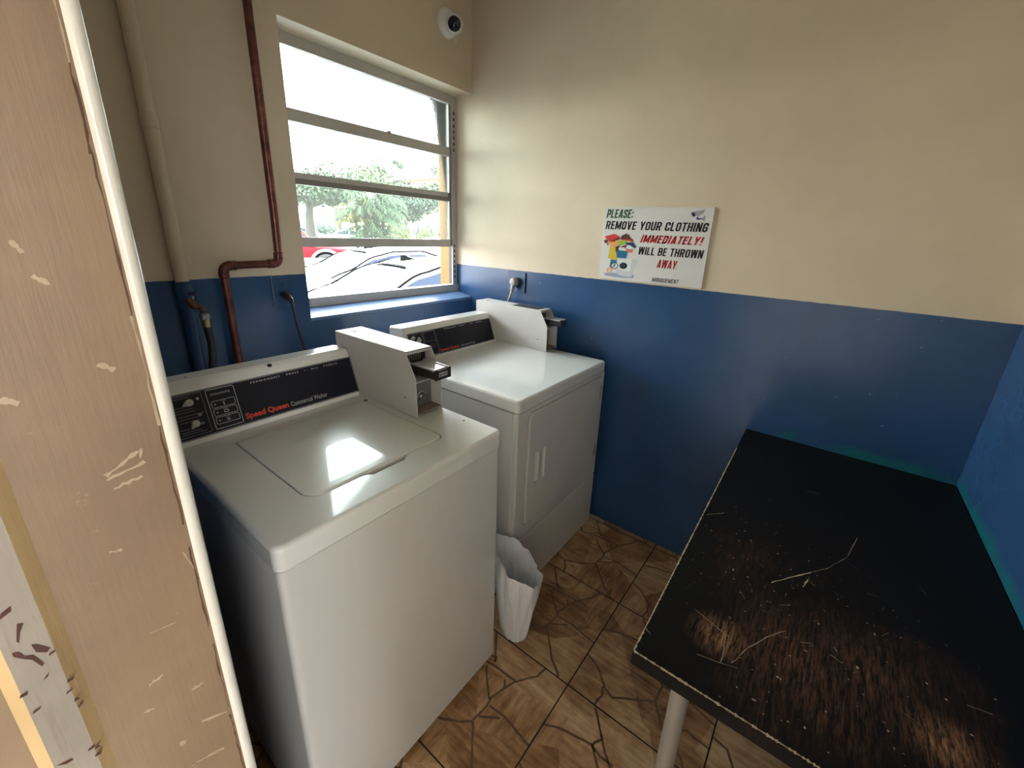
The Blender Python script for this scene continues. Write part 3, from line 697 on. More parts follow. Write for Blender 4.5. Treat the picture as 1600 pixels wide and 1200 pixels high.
dx0, dx1, dz0, dz1 = -.690, -.112, .368, .846
dh = rrect(dx0-.0045, dz0-.0045, dx1+.0045, dz1+.0045, .03, 6, (.005, .034, .005, .034))
front(.3075, dzt-.0495, dh).build('front_panel', ['enamel_matte', 'dark_gap'], dry, smooth=10)
front(.020, .3020).build('lower_panel', 'enamel_matte', dry, smooth=10)
m = MB(); hx0, hx1, hz0, hz1 = -.644, -.566, .529, .670
m.slab(rrect(dx0, dz0, dx1, dz1, .03, 6, (.0055, .03, .0055, .03)), T=DF, z0=.011, z1=.0260, r=.003, holes=[rrect(hx0, hz0, hx1, hz1, .004, 3)], depth=.010)
dd = m.build('door', 'enamel_matte', dry, smooth=10)
m = MB()   # recessed pull: bright rim, a slanted floor
fr = [(hx0, hz0), (hx1, hz0), (hx1, hz1), (hx0, hz1)]
strip(m, fr, lambda u, v, w: DF(u, v, w), .006, .0255, 0, closed=True)
m.add([DF(hx0+.003, hz0+.004, .0155), DF(hx0+.036, hz0+.004, .0245), DF(hx0+.036, hz1-.004, .0245), DF(hx0+.003, hz1-.004, .0155)], [(0, 1, 2, 3)])
m.add([DF(hx0+.036, hz0+.004, .0245), DF(hx1-.003, hz0+.004, .016), DF(hx1-.003, hz1-.004, .016), DF(hx0+.036, hz1-.004, .0245)], [(0, 1, 2, 3)])
m.build('door_handle', 'enamel', dd, smooth=0)
for z in (.77, .457):
    m = MB(); m.box((-.108, dyf-.003, z-.033), (-.099, dyf+.002, z+.033)); m.tube([(-.1035, dyf-.003, z-.03), (-.1035, dyf-.003, z+.03)], .003, 8); m.build('hinge', 'steel', dd)
con, T, L = console(dry, -.728, -.156, dyb-.003, -.338, dzt+.0005, 1.062, .048, None)
m = MB(); flat(m, rrect(-.714, .004, -.168, .1235, .003, 2), T, .0008, 0); frame_rect(m, -.712, .0062, -.1705, .1212, T, .0011, .0012, 1)
frame_rect(m, -.710, .0085, -.638, .118, T, .0013, .0012, 2); frame_rect(m, -.629, .0085, -.560, .118, T, .0014, .0012, 1); strip(m, [(-.629, .072), (-.560, .072)], T, .0012, .0012, 2)
frame_rect(m, -.60, .045, -.578, .056, T, .0013, .0012, 2)
text_mb(m, 'PERMANENT   PRESS   \u2022   ALL   FABRIC', T, -.502, .111, .270, .0050, .0012, bold=.012, mi=1, spacing=1.35)
text_mb(m, 'Speed Queen', T, -.554, .0085, .122, .019, .0012, bold=.038, mi=3); text_mb(m, 'Commercial Dryer', T, -.421, .0105, .102, .0135, .0012, mi=1)
for z in (.112, .1, .062, .05): strip(m, [(-.706, z), (-.706+random.uniform(.03, .055), z)], T, .0014, .0012, 2)
m.build('control_panel', ['overlay', 'print_white', 'print_dim', 'print_red'], con, smooth=0)
knob(con, T, -.662, .084, PI*.4, .0095); knob(con, T, -.690, .100, PI*1.1, .0085)
m = MB(); m.lathe((-.672, -.245, 1.0605), (0, 0, 1), [(.004, 0), (.004, .002), (.001, .003)], 10); m.build('screw', 'screw', con)
coin_box(dry, -.154, -.060, -.188, -.660, dzt+.001, 1.117, None, True)

# ------------------------------------------------------------------ folding table
tz = .741; tb0, tb1, ty0, ty1 = -1.229, -.004, -2.196, -1.580
tab = thing('work_table', 'black worn wooden table with scratched top in the right corner', 'table', ((tb0+tb1)/2, (ty0+ty1)/2, 0))
m = MB(); m.slab([(tb0, ty0), (tb1, ty0), (tb1, ty1+.010), (tb0, ty1)], z0=tz-.030, z1=tz, r=.0012, seg=2)
TT = lambda u, v, w: (u, v, tz+w)
def scr(pts, wd=.0022, mi=2):
    q = []
    for a, b in zip(pts, pts[1:]):
        for k in range(4): q.append((a[0]+(b[0]-a[0])*k/4+random.uniform(-.0012, .0012), a[1]+(b[1]-a[1])*k/4+random.uniform(-.0012, .0012)))
    q.append(pts[-1]); strip(m, q, TT, [wd*random.uniform(.3, 1.1) for _ in q], .0004, mi)
scr([(-.872, -1.765), (-.83, -1.795), (-.777, -1.836)], .0034, 3); scr([(-.777, -1.836), (-.726, -1.872), (-.659, -1.904), (-.551, -1.927)], .0018)
scr([(-.839, -1.824), (-.806, -1.832)], .0036, 3)
for l in ([(-1.137, -1.733), (-1.087, -1.75), (-1.04, -1.774), (-.995, -1.805)], [(-1.146, -1.717), (-1.085, -1.713)], [(-.713, -1.585), (-.669, -1.623)], [(-.999, -1.878), (-1.005, -1.897)], [(-1.159, -1.678), (-1.139, -1.744)],
          [(-1.168, -1.584), (-1.174, -1.594)], [(-1.059, -1.649), (-1.082, -1.717)], [(-.96, -2.07), (-.953, -2.101)], [(-.379, -1.803), (-.37, -1.838)], [(-.976, -1.883), (-.982, -1.89)]): scr(l)
for _ in range(60):
    x = random.triangular(-1.2, -.5, -1.0); y = random.triangular(-2.15, -1.62, -1.72); a = random.uniform(0, PI); l = random.choice((.002, .003, .004, .004, .012, .022))
    scr([(x, y), (x+math.cos(a)*l, y+math.sin(a)*l)], random.uniform(.0005, .0013) if l > .005 else .0020, 2)
# chipped rim showing the board, along the two free edges
q = [(tb0+.003+k*(tb1-tb0)/400, ty1-.0015+.010*k/400) for k in range(330)]; strip(m, q, TT, [random.choice((.0015, .0025, .003, .005))*random.uniform(.6, 1.1) for _ in q], .0005, 3)
q = [(tb0+.002, ty1-.002-k*.0020) for k in range(300)]; strip(m, q, TT, [random.choice((.0016, .0024, .0035, .0045, .007))*random.uniform(.6, 1.1) for _ in q], .0005, 3)
m.build('tabletop', ['table', 'table_edge', 'scratch', 'chip'], tab, smooth=0)
for x in (-1.13, -.10):
    for y in (-1.662, -2.115):
        m = MB(); m.tube([(x, y, .018), (x, y, tz-.034)], .0185, 18); l = m.build('leg', 'leg_metal', tab)
        m = MB(); m.lathe((x, y, 0), (0, 0, 1), [(.021, 0), (.021, .016), (.019, .02)], 16); m.build('leg_tip', 'rubber', l)
        m = MB(); m.box((x-.035, y-.035, tz-.035), (x+.035, y+.035, tz-.0305)); m.build('mounting_plate', 'leg_metal', l, smooth=0)

# ------------------------------------------------------------------ notice on the right wall
sx0, sz0, sw, sh = -.838, 1.288, .463, .3135
SG = lambda u, v, w: (-.008-w, sx0-u, sz0+v)
sign = thing('wall_notice', 'white rectangular notice about removing clothing, fixed to the beige right wall above the blue', 'sign', (-.004, sx0-sw/2, sz0))
m = MB(); m.box((-.008, sx0, sz0), (-.0005, sx0-sw, sz0+sh)); m.build('board', 'sign', sign, smooth=0)
m = MB()
condensed_mb(m, 'PLEASE:', SG, .0072, .2685, .130, .036, lean=.14, mi=0)
condensed_mb(m, 'REMOVE YOUR CLOTHING', SG, .0075, .2205, .446, .035, lean=.12, mi=1)
condensed_mb(m, 'IMMEDIATELY!', SG, .178, .1695, .266, .032, t=.17, lean=.22, mi=2)
condensed_mb(m, 'WILL BE THROWN', SG, .175, .1185, .276, .033, lean=.10, mi=1)
condensed_mb(m, 'AWAY', SG, .266, .0685, .087, .0345, lean=.14, mi=2)
condensed_mb(m, 'MANAGEMENT', SG, .253, .0082, .118, .0185, t=.105, lean=.26, mi=1)
m.build('lettering', ['ink_green', 'ink_black', 'ink_red'], sign, smooth=0)
m = MB(); P = lambda pts, mi, w=.0005: flat(m, pts, SG, w, mi)
gi = dict(c_red=0, c_skin=1, c_yellow=2, c_navy=3, c_blue=4, c_lime=5, c_brown=6, c_coral=7, c_lilac=8, c_pale=9, c_grey=10, c_grey2=11, c_white=12, c_teal=13, ink_black=14)
def G(x, y): return (.0075+(x-45)*.000382, .0235+(1100-y)*.000296)     # picture grid of the drawing
def GP(l, c, w=.0005): P([G(*p) for p in l], gi[c], w)
GP([(80, 1100), (160, 1075), (300, 1085), (470, 1075), (465, 1130), (330, 1142), (110, 1135)], 'c_pale', .0004)
GP([(245, 870), (420, 850), (420, 1110), (245, 1085)], 'c_white'); GP([(420, 850), (495, 865), (440, 1110), (385, 1125), (415, 1050)], 'c_grey2', .0006)
GP([(245, 1020), (415, 1040), (405, 1120), (300, 1110), (240, 1080)], 'c_grey2', .0007)
P(ellipse(*G(325, 960), .0185, .0142, 20), gi['ink_black'], .0009)
P(ellipse(*G(325, 960), .0075, .006, 12), gi['c_navy'], .0011)
GP([(120, 1010), (150, 1000), (130, 1075), (115, 1070)], 'c_skin'); GP([(165, 1000), (195, 1000), (180, 1075), (165, 1070)], 'c_skin')
GP([(80, 1095), (150, 1090), (200, 1100), (170, 1125), (110, 1125)], 'c_lilac', .0006)
GP([(155, 880), (235, 885), (230, 1000), (150, 1000)], 'c_teal', .0006)
GP([(130, 690), (210, 670), (235, 780), (235, 885), (115, 865), (125, 780)], 'c_yellow', .0007)
GP([(120, 650), (215, 640), (215, 700), (130, 700)], 'c_skin', .0008); GP([(200, 690), (250, 660), (260, 760), (225, 790), (205, 750)], 'c_brown', .0009)
P(ellipse(*G(215, 970), .018, .0137, 20), gi['ink_black'], .0010); P(ellipse(*G(215, 970), .0145, .0108, 20), gi['c_white'], .0012); GP([(195, 1000), (205, 945), (225, 940), (215, 985)], 'c_navy', .0014)
P(ellipse(*G(170, 600), .0280, .0215, 20), gi['c_skin'], .0010); GP([(45, 545), (170, 500), (245, 540), (240, 570), (120, 620), (85, 590)], 'c_red', .0013)
GP([(130, 625), (160, 585), (250, 545), (240, 580)], 'c_brown', .0015); P(ellipse(*G(70, 615), .010, .008, 12), gi['c_brown'], .0009); GP([(85, 640), (110, 645), (95, 680)], 'c_brown', .0009)
P(ellipse(*G(180, 612), .0025, .0028, 8), gi['ink_black'], .0016)
GP([(215, 745), (250, 735), (355, 755), (350, 850), (230, 845)], 'c_blue', .0012); GP([(250, 735), (350, 740), (345, 775), (240, 770)], 'c_teal', .0014)
GP([(240, 700), (300, 690), (350, 740), (250, 740)], 'c_white', .0011); GP([(330, 700), (420, 710), (410, 755), (345, 765)], 'c_coral', .0011)
GP([(350, 650), (420, 680), (400, 715), (345, 705)], 'c_white', .0013); GP([(320, 620), (410, 610), (460, 670), (440, 695), (380, 655), (330, 650)], 'c_navy', .0015)
GP([(230, 655), (250, 590), (330, 590), (350, 610), (300, 650), (250, 670)], 'c_lime', .0013); GP([(260, 690), (320, 655), (345, 660), (330, 690)], 'c_brown', .0012)
GP([(250, 580), (265, 520), (325, 485), (335, 510), (355, 500), (365, 540), (410, 575), (410, 610), (340, 590)], 'c_brown', .0011); GP([(265, 575), (400, 570), (410, 605), (330, 590)], 'c_red', .0012)
m.build('laundry_drawing', [k for k in gi], sign, smooth=0)
m = MB()
flat(m, [(.386, .2965), (.402, .300), (.427, .3045), (.424, .291), (.407, .2805), (.393, .2815)], SG, .0005, 0)
flat(m, [(.377, .293), (.386, .2965), (.394, .281), (.388, .277), (.379, .284)], SG, .0006, 1); flat(m, ellipse(.389, .2855, .0045, .005, 12), SG, .0008, 2)
flat(m, [(.400, .276), (.406, .279), (.407, .272), (.426, .2735), (.426, .269), (.402, .2665)], SG, .0005, 1); flat(m, [(.426, .281), (.433, .282), (.4335, .262), (.4265, .2625)], SG, .0005, 0)
m.build('camera_pictogram', ['c_grey', 'c_navy', 'ink_black'], sign, smooth=0)

# ------------------------------------------------------------------ security camera
cc = Vector((-.176, 0, 2.405))
sc = thing('security_camera', 'white dome security camera with dark lens, high on the window wall by the corner', 'security camera', cc)
m = MB(); m.lathe(cc, (0, -1, 0), [(.060, .0005), (.060, .012), (.055, .020), (.046, .026)], 40); m.build('base', 'cam_white', sc)
ec = cc+Vector((.013, -.040, -.004)); ld = (Vector((-1.75, -1.72, 1.52))-ec).normalized()
m = MB(); m.lathe(ec, ld, [(.042*math.sin(a), -.042*math.cos(a)) for a in [PI*k/16 for k in range(0, 13)]]+[(.0325, .0315)], 40); eye = m.build('eyeball', 'cam_white', sc)
m = MB(); m.lathe(ec, ld, [(.0298, .029), (.0298, .033), (.025, .0372), (.013, .040), (.001, .041)], 32); m.build('lens', 'lens', eye)
m = MB(); WF = lambda u, v, w: (u, -w, v)
flat(m, [(-.135, 2.436), (-.112, 2.42), (-.095, 2.412), (-.078, 2.42), (-.062, 2.41), (-.075, 2.395), (-.09, 2.385), (-.104, 2.362), (-.112, 2.338), (-.122, 2.352), (-.14, 2.36)], WF, .0016)
o = tag(rebase(m.build('filler_patch', 'caulk', smooth=0), (-.1, 0, 2.338)), 'pale smeared filler patch on wall right of the security camera', 'filler')

# ------------------------------------------------------------------ pipes, valve, hose, outlets
px_, py_ = -1.392, -.022
m = MB(); m.tube([(px_, py_, 0), (px_, py_, 1.0), (px_, py_, 1.76), (px_, py_, ZC)], .0195, 18)
m.lathe((px_, py_, 1.745), (0, 0, 1), [(.0195, -.02), (.0215, -.018), (.0215, .02), (.0195, .022)], 18)
m.lathe((px_, py_, 1.236), (0, 0, 1), [(.0195, -.04), (.023, -.036), (.023, .036), (.0195, .04)], 18)
tag(rebase(m.build('water_pipe', 'pipe'), (px_, py_, 0)), 'vertical wall-coloured water pipe left of the copper pipe, beige above and blue below', 'pipe')
vz = 1.213
va = thing('water_valve', 'small hose valve with blue handle at left on the blue wall', 'valve', (px_, -.042, vz-.03))
m = MB(); m.tube([(px_+.002, -.040, vz), (px_+.004, -.062, vz)], .009, 12); m.lathe((px_+.004, -.062, vz), (.35, -.5, -.8), [(.006, -.018), (.0125, -.014), (.0125, .016), (.010, .02)], 16); m.tube([(px_+.004, -.06, vz-.002), (px_+.022, -.078, vz-.016), (px_+.026, -.082, vz-.028)], .010, 12)
m.build('valve_body', 'bronze', va)
m = MB(); m.tube([(px_+.004, -.062, vz), (px_+.010, -.064, vz+.026)], .004, 8); m.build('valve_stem', 'steel', va)
m = MB(); m.lathe((px_+.010, -.064, vz+.024), (.2, -.1, 1), [(.004, 0), (.0135, .001), (.0135, .010), (.005, .012)], 8); m.build('valve_handle', 'valve_blue', va)
ho = thing('supply_hose', 'black rubber supply hose hanging from the valve behind the washing machine', 'hose', (px_+.025, -.083, .5))
m = MB(); hx = px_+.026
m.tube([(hx, -.082, vz-.075), (hx+.003, -.085, 1.08), (hx-.002, -.09, 1.03), (hx-.016, -.10, .98), (hx-.036, -.12, .92), (hx-.05, -.14, .80), (hx-.05, -.17, .66), (hx-.04, -.25, .58), (hx-.03, -.30, .52)], .0115, 14); m.build('hose', 'rubber', ho)
m = MB(); m.lathe((hx, -.082, vz-.062), (0, 0, 1), [(.0125, -.018), (.0125, .006), (.010, .008)], 14); m.build('hose_ferrule', 'brass', ho)
m = MB(); m.lathe((hx, -.082, vz-.046), (0, 0, 1), [(.016, -.007), (.0165, .004), (.014, .010), (.010, .014)], 10); m.build('hose_coupling', 'steel', ho)

def bend(a, c, b, r, n=6):
    a, c, b = Vector(a), Vector(c), Vector(b); d0 = (a-c).normalized(); d1 = (b-c).normalized()
    p0 = c+d0*r; p1 = c+d1*r; o = c+d0*r+d1*r
    return [o-d1*r*math.cos(t)-d0*r*math.sin(t) for t in [PI/2*k/n for k in range(n+1)]]
cy_ = -.032; A0 = (-1.076, cy_, ZC); C1 = (-1.086, cy_, 1.328); C2 = (-1.274, cy_, 1.326); B0 = (-1.274, cy_, .05)
cp = thing('copper_pipe', 'reddish copper pipe running down the wall with an offset bend left of the window', 'pipe', (-1.274, cy_, 0))
m = MB(); pts = [A0, (-1.082, cy_, 1.5)]+bend(A0, C1, C2, .022)+bend(C1, C2, B0, .022)+[(-1.274, cy_, .9), B0]
m.tube(pts, .0135, 16); m.build('pipe_run', 'copper', cp)
for c, d in ((Vector(C1)+Vector((0, 0, .030)), (0, 0, 1)), (Vector(C1)+Vector((-.030, 0, 0)), (1, 0, 0)), (Vector(C2)+Vector((.030, 0, 0)), (1, 0, 0)), (Vector(C2)+Vector((0, 0, -.030)), (0, 0, 1))):
    m = MB(); m.lathe(c, d, [(.0138, -.011), (.0172, -.009), (.0160, -.006), (.0160, .006), (.0172, .009), (.0138, .011)], 18); m.build('fitting', 'copper', cp)
for c0, c1, c2 in ((A0, C1, C2), (C1, C2, B0)):
    m = MB(); m.tube(bend(c0, c1, c2, .024), .0158, 16); m.build('elbow', 'copper', cp)

ol = thing('wall_outlet', 'blue painted outlet cover on the window wall left of the window', 'wall outlet', (-1.073, 0, 1.157), 'blue painted wall outlets')
m = MB(); m.slab(rrect(-1.112, 1.157, -1.035, 1.278, .003, 2), T=lambda u, v, w: (u, -w, v), z0=.0005, z1=.0075, r=.002, seg=2)
strip(m, [(-1.1125+random.uniform(-.0006, .0006), 1.157+.1215*k/24) for k in range(25)], lambda u, v, w: (u, -w, v), [random.choice((.0006, .0014, .0022)) for _ in range(25)], .0078, 1)
cv = m.build('cover_plate', ['blue_plate', 'pale_chip'], ol, smooth=40)
m = MB(); m.lathe((-1.076, -.0075, 1.244), (0, -1, 0), [(.016, 0), (.016, .002), (.014, .003)], 20); m.box((-1.083, -.0112, 1.245), (-1.081, -.0098, 1.253), 1); m.box((-1.072, -.0112, 1.245), (-1.070, -.0098, 1.253), 1); m.lathe((-1.0765, -.0098, 1.238), (0, -1, 0), [(.003, 0), (.003, .0012)], 8, 1); m.build('socket', ['blue_plate', 'dark_gap'], ol)
pc = thing('power_cord', 'black plug and cord hanging from the outlet left of the window', 'power cord', (-1.07, -.03, .7), 'power cords plugged in behind the machines')
m = MB(); m.tube([(-1.078, -.0125, 1.208), (-1.078, -.030, 1.206), (-1.076, -.046, 1.200), (-1.072, -.056, 1.190), (-1.069, -.058, 1.178)], [.012, .014, .013, .010, .006], 14); m.build('plug', 'rubber', pc)
m = MB(); m.tube([(-1.070, -.057, 1.182), (-1.066, -.056, 1.15), (-1.057, -.052, 1.08), (-1.044, -.055, 1.0), (-1.03, -.08, .9), (-1.03, -.16, .80), (-1.05, -.32, .75)], .0045, 10); m.build('cord', 'rubber', pc)
orr = thing('wall_outlet', 'blue painted outlet cover on the right wall behind the dryer coin box', 'wall outlet', (0, -.345, 1.163), 'blue painted wall outlets')
m = MB(); m.slab(rrect(-.405, 1.163, -.284, 1.272, .003, 2), T=lambda u, v, w: (-w, u, v), z0=.0005, z1=.008, r=.002, seg=2); m.build('cover_plate', 'blue_plate', orr, smooth=40)
m = MB(); m.lathe((-.008, -.353, 1.217), (-1, 0, 0), [(.027, 0), (.027, .004), (.025, .006)], 22); m.build('socket', 'blue_plate', orr)
pr = thing('power_cord', 'grey round plug with beige flat cord behind the dryer coin box', 'power cord', (-.03, -.33, .9), 'power cords plugged in behind the machines')
m = MB(); m.lathe((-.0145, -.349, 1.222), (-1, .1, 0), [(.012, 0), (.022, .004), (.023, .02), (.019, .030), (.008, .034)], 18); m.tube([(-.030, -.347, 1.212), (-.036, -.343, 1.19), (-.037, -.340, 1.176)], [.013, .011, .008], 12); m.build('plug', 'plug_grey', pr)
m = MB(); m.tube([(-.037, -.341, 1.181), (-.037, -.332, 1.15), (-.034, -.315, 1.11), (-.03, -.30, 1.05), (-.028, -.30, .9), (-.03, -.30, .75), (-.066, -.30, .70)], .0062, 10); m.build('cord', 'beige_cord', pr)

# ------------------------------------------------------------------ waste bag between the machines
bc = Vector((-.858, -1.035, 0))
bn = thing('trash_bin', 'small bin lined with a white plastic bag in the gap between washing machine and dryer', 'trash bin', bc)
def wob(a, z): return .004*math.sin(7*a+9*z)+.003*math.sin(13*a-14*z)+.0014*math.sin(19*a+23*z)
def bag_point(t, a, inner=False):
    r = .048+.050*min(1, t*1.05)**.8
    if t < .04: r *= .86+.14*t/.04
    tilt = .055*math.cos(a-.55*PI)*t*t
    z = t*.335+tilt+.004*math.sin(5*a)*t
    k = r+wob(a, z)*(.4+t)-(.004 if inner else 0)
    return (bc.x+.012+k*math.cos(a)*.74+.012*t, bc.y+.035*t*0+k*math.sin(a)*1.02+.012*t, z+.002)
m = MB(); na, nt = 120, 44; vs = []; fs = []
ts = [k/nt for k in range(nt+1)]
rows = [[bag_point(t, 2*PI*j/na) for j in range(na)] for t in ts]
lipz = [[(p[0]*.97+bc.x*.03, p[1]*.97+bc.y*.03, p[2]+.004) for p in rows[-1]]]
inner = [[bag_point(t, 2*PI*j/na, True) for j in range(na)] for t in ts[::-1]]
R_ = rows+lipz+inner
for r_ in R_: vs += r_
for i in range(len(R_)-1):
    for j in range(na): fs.append((i*na+j, i*na+(j+1) % na, (i+1)*na+(j+1) % na, (i+1)*na+j))
fs.append(tuple(range(na))[::-1]); fs.append(tuple((len(R_)-1)*na+j for j in range(na)))
m.add(vs, fs); m.build('bag_liner', 'bag', bn, smooth=60)

# ------------------------------------------------------------------ outdoors
m = MB(); m.box((0, .147, -.35), (.2, WT, ZC)); struct(m.build('outer_wall_edge', 'yellow', smooth=0))
GZ = -.35
m = MB(); m.box((-60, WT, GZ-.3), (120, 130, GZ)); m.box((-60, -60, GZ-.3), (XL-.2, WT, GZ))
struct(m.build('ground', 'asphalt', smooth=0))
m = MB(); m.box((-4.4, -6.1, GZ), (XL-.2, 3.0, -.02)); struct(m.build('added_walkway_slab', 'slab', smooth=0)).name = 'added_walkway_floor'  # slab of the added walkway, never in view
m = MB(); m.box((-4.4, -6.1, 2.62), (XL-.2, 3.0, 2.80)); struct(m.build('added_walkway_ceiling', 'ceiling', smooth=0))  # added out of view to cut the sky light reaching the doorway
m = MB(); m.box((-4.6, -6.1, GZ), (-4.4, 3.0, 4.5)); struct(m.build('added_walkway_wall', 'added_walkway_paint', smooth=0))  # added unseen wall, dims the light entering the doorway
m = MB(); m.box((XL-.2, -6.1, GZ), (XL, YR-.2, ZC)); struct(m.build('added_walkway_wall', 'added_walkway_paint', smooth=0))  # second added wall, closes the walkway's open side to light
def at(azd, d, z): a = math.radians(azd); return Vector((CAM.x+d*math.sin(a), CAM.y+d*math.cos(a), z))

def lerp(tab, x):
    for (x0, *a), (x1, *b) in zip(tab, tab[1:]):
        if x <= x1:
            t = max(0, (x-x0)/(x1-x0)); t = t*t*(3-2*t)*.6+t*.4
            return [p+(q-p)*t for p, q in zip(a, b)]
    return list(tab[-1][1:])
def car(name, label, pos, ang, paint, kind='sedan', lower=None, sc_=1., group=None, trim=True):
    """car with its nose towards +x (local); pos = ground point under its middle"""
    ca, sa = math.cos(ang), math.sin(ang); pos = Vector(pos)
    T = lambda x, y, z: (pos.x+(x*ca-y*sa)*sc_, pos.y+(x*sa+y*ca)*sc_, pos.z+z*sc_)
    root = thing(name, label, 'car', pos, group or 'cars in the parking lot outside')
    if kind == 'sedan':
        body = [(-2.35, .66, .42, .80), (-2.2, .80, .28, .96), (-1.5, .90, .22, .99), (-.4, .91, .20, .93), (.8, .91, .20, .92), (1.6, .89, .22, .84), (2.15, .80, .26, .72), (2.38, .62, .36, .60)]
        roof = [(-2.05, .965, .62, .80), (-1.55, 1.13, .60, .80), (-.95, 1.37, .565, .82), (-.55, 1.445, .56, .84), (.1, 1.45, .56, .85), (.55, 1.34, .575, .85), (1.35, .94, .66, .80)]
        glz = dict(rear=(-1.88, -.92), wind=(.48, 1.22), sides=((-1.25, -.28), (-.22, .75)))
    else:
        body = [(-2.3, .80, .45, 1.0), (-2.2, .90, .34, 1.1), (-1.2, .93, .32, 1.1), (.3, .93, .32, 1.08), (1.2, .92, .32, 1.05), (2.0, .88, .36, .98), (2.3, .76, .45, .86)]
        roof = [(-2.15, 1.12, .78, .86), (-1.9, 1.70, .66, .86), (-1.0, 1.76, .66, .86), (.2, 1.74, .66, .86), (.6, 1.62, .67, .86), (1.15, 1.06, .74, .86)]
        glz = dict(rear=(-2.1, -1.95), wind=(.55, 1.05), sides=((-1.85, -1.0), (-.92, -.1), (-.02, .8)))
    m = MB(); xs = [body[0][0]+(body[-1][0]-body[0][0])*k/44 for k in range(45)]; n = 14; vs = []; fs = []
    for x in xs:
        w, zb, zt = lerp(body, x)
        half = [(0, zb), (.8*w, zb), (.96*w, zb+.10), (w, zb+.28), (w*.985, zt-.20), (w*.93, zt-.05), (w*.80, zt), (0, zt+.025)]
        vs += [T(x, y, z) for y, z in half]+[T(x, -y, z) for y, z in half[-2:0:-1]]
    for i in range(44):
        for k in range(n): fs.append((i*n+k, i*n+(k+1) % n, (i+1)*n+(k+1) % n, (i+1)*n+k))
    fs += [tuple(range(n)), tuple(44*n+k for k in range(n))]
    m.add(vs, fs); bd = m.build('body', paint, root, smooth=40)
    if lower:
        m = MB()
        for s_ in (-1, 1): m.box((-2.25, s_*.90, .33), (2.2, s_*.955, .62)) if False else m.poly_prism([T(-2.25, s_*.90, .36), T(2.15, s_*.90, .36), T(2.15, s_*.90, .66), T(-2.25, s_*.90, .66)], Vector(T(0, s_*.06, 0))-Vector(T(0, 0, 0)))
        m.build('cladding', lower, root, smooth=0)
    gx0, gx1 = roof[0][0], roof[-1][0]; N = 40; m = MB(); vs = []; fs = []; nt = 12
    def surf(x, t, off=0.):      # t -1..1 across the top
        z, wr, wb = lerp(roof, x); return (x, t*wr, z-.045*t*t*t*t-.02*t*t+off)
    for i in range(N+1):
        x = gx0+(gx1-gx0)*i/N; z, wr, wb = lerp(roof, x); _, _, zt = lerp(body, x)
        ring = [(x, -wb, min(zt-.03, z-.09))]+[surf(x, -1+2*k/10) for k in range(11)]+[(x, wb, min(zt-.03, z-.09))]
        vs += [T(*p) for p in ring]
    n = 13
    for i in range(N):
        for k in range(n-1): fs.append((i*n+k, i*n+k+1, (i+1)*n+k+1, (i+1)*n+k))
    fs += [tuple(range(n)), tuple(N*n+k for k in range(n))]
    m.add(vs, fs); rf = m.build('roof', paint, root, smooth=50)
    def top_glass(xa, xb, w, nm):
        m = MB(); vs = []; fs = []
        for i in range(9):
            for k in range(9): vs.append(T(*surf(xa+(xb-xa)*i/8, (-1+2*k/8)*w, .008)))
        for i in range(8):
            for k in range(8): fs.append((i*9+k, i*9+k+1, i*9+k+10, i*9+k+9))
        m.add(vs, fs); m.build(nm, 'car_glass', root, recalc=False)
    top_glass(*glz['rear'], .86, 'rear_window'); top_glass(*glz['wind'], .88, 'windshield')
    for s_ in (-1, 1):
        for xa, xb in glz['sides']:
            m = MB(); up_, lo_ = [], []
            for i in range(9):
                x = xa+(xb-xa)*i/8; z, wr, wb = lerp(roof, x); _, _, zt = lerp(body, x); zb_ = min(zt-.03, z-.09); z2 = z-.065
                f = lambda q: (x, s_*(wb+(wr-wb)*q+.008), zb_+(z2-zb_)*q)
                if z2-zb_ < .1: continue
                lo_.append(T(*f(.16))); up_.append(T(*f(.90)))
            k = len(lo_); m.add(lo_+up_, [(i, i+1, k+i+1, k+i) for i in range(k-1)]); m.build('side_window', 'side_glass', root, recalc=False)
    if kind == 'sedan' and trim:
        for s_ in (-1, 1):          # black seal where roof and side meet
            m = MB(); m.tube([T(p[0], p[1]+s_*.006, p[2]+.010) for p in [surf(-1.92+2.9*k/24, s_*1.0) for k in range(25)]], .015, 6); m.build('roof_seal', 'black_trim', root)
        m = MB(); m.poly_prism([T(-.62, 0-.028, 1.442), T(-.62, .028, 1.442), T(-.44, .006, 1.448), T(-.44, -.006, 1.448)], Vector((0, 0, .004)))
        b0 = [T(-.80, -.02, 1.415), T(-.80, .02, 1.415), T(-.58, .012, 1.438), T(-.58, -.012, 1.438)]; 
        m.add(b0+[T(-.79, -.004, 1.49), T(-.79, .004, 1.49), T(-.74, .003, 1.487), T(-.74, -.003, 1.487)], [(0, 1, 5, 4), (1, 2, 6, 5), (2, 3, 7, 6), (3, 0, 4, 7), (4, 5, 6, 7), (0, 3, 2, 1)]); m.build('antenna_fin', 'black_trim', root)
        m = MB(); top = [T(*surf(-.93+.0, -.55+1.1*k/8, .016)) for k in range(9)]; bot = [T(*surf(-.99, -.55+1.1*k/8, .016)) for k in range(9)]
        m.add(top+bot, [(k, k+1, 10+k, 9+k) for k in range(8)]); m.build('brake_light', 'black_trim', root, recalc=False)
    wr_ = .33 if kind == 'sedan' else .40; ax = 1.38
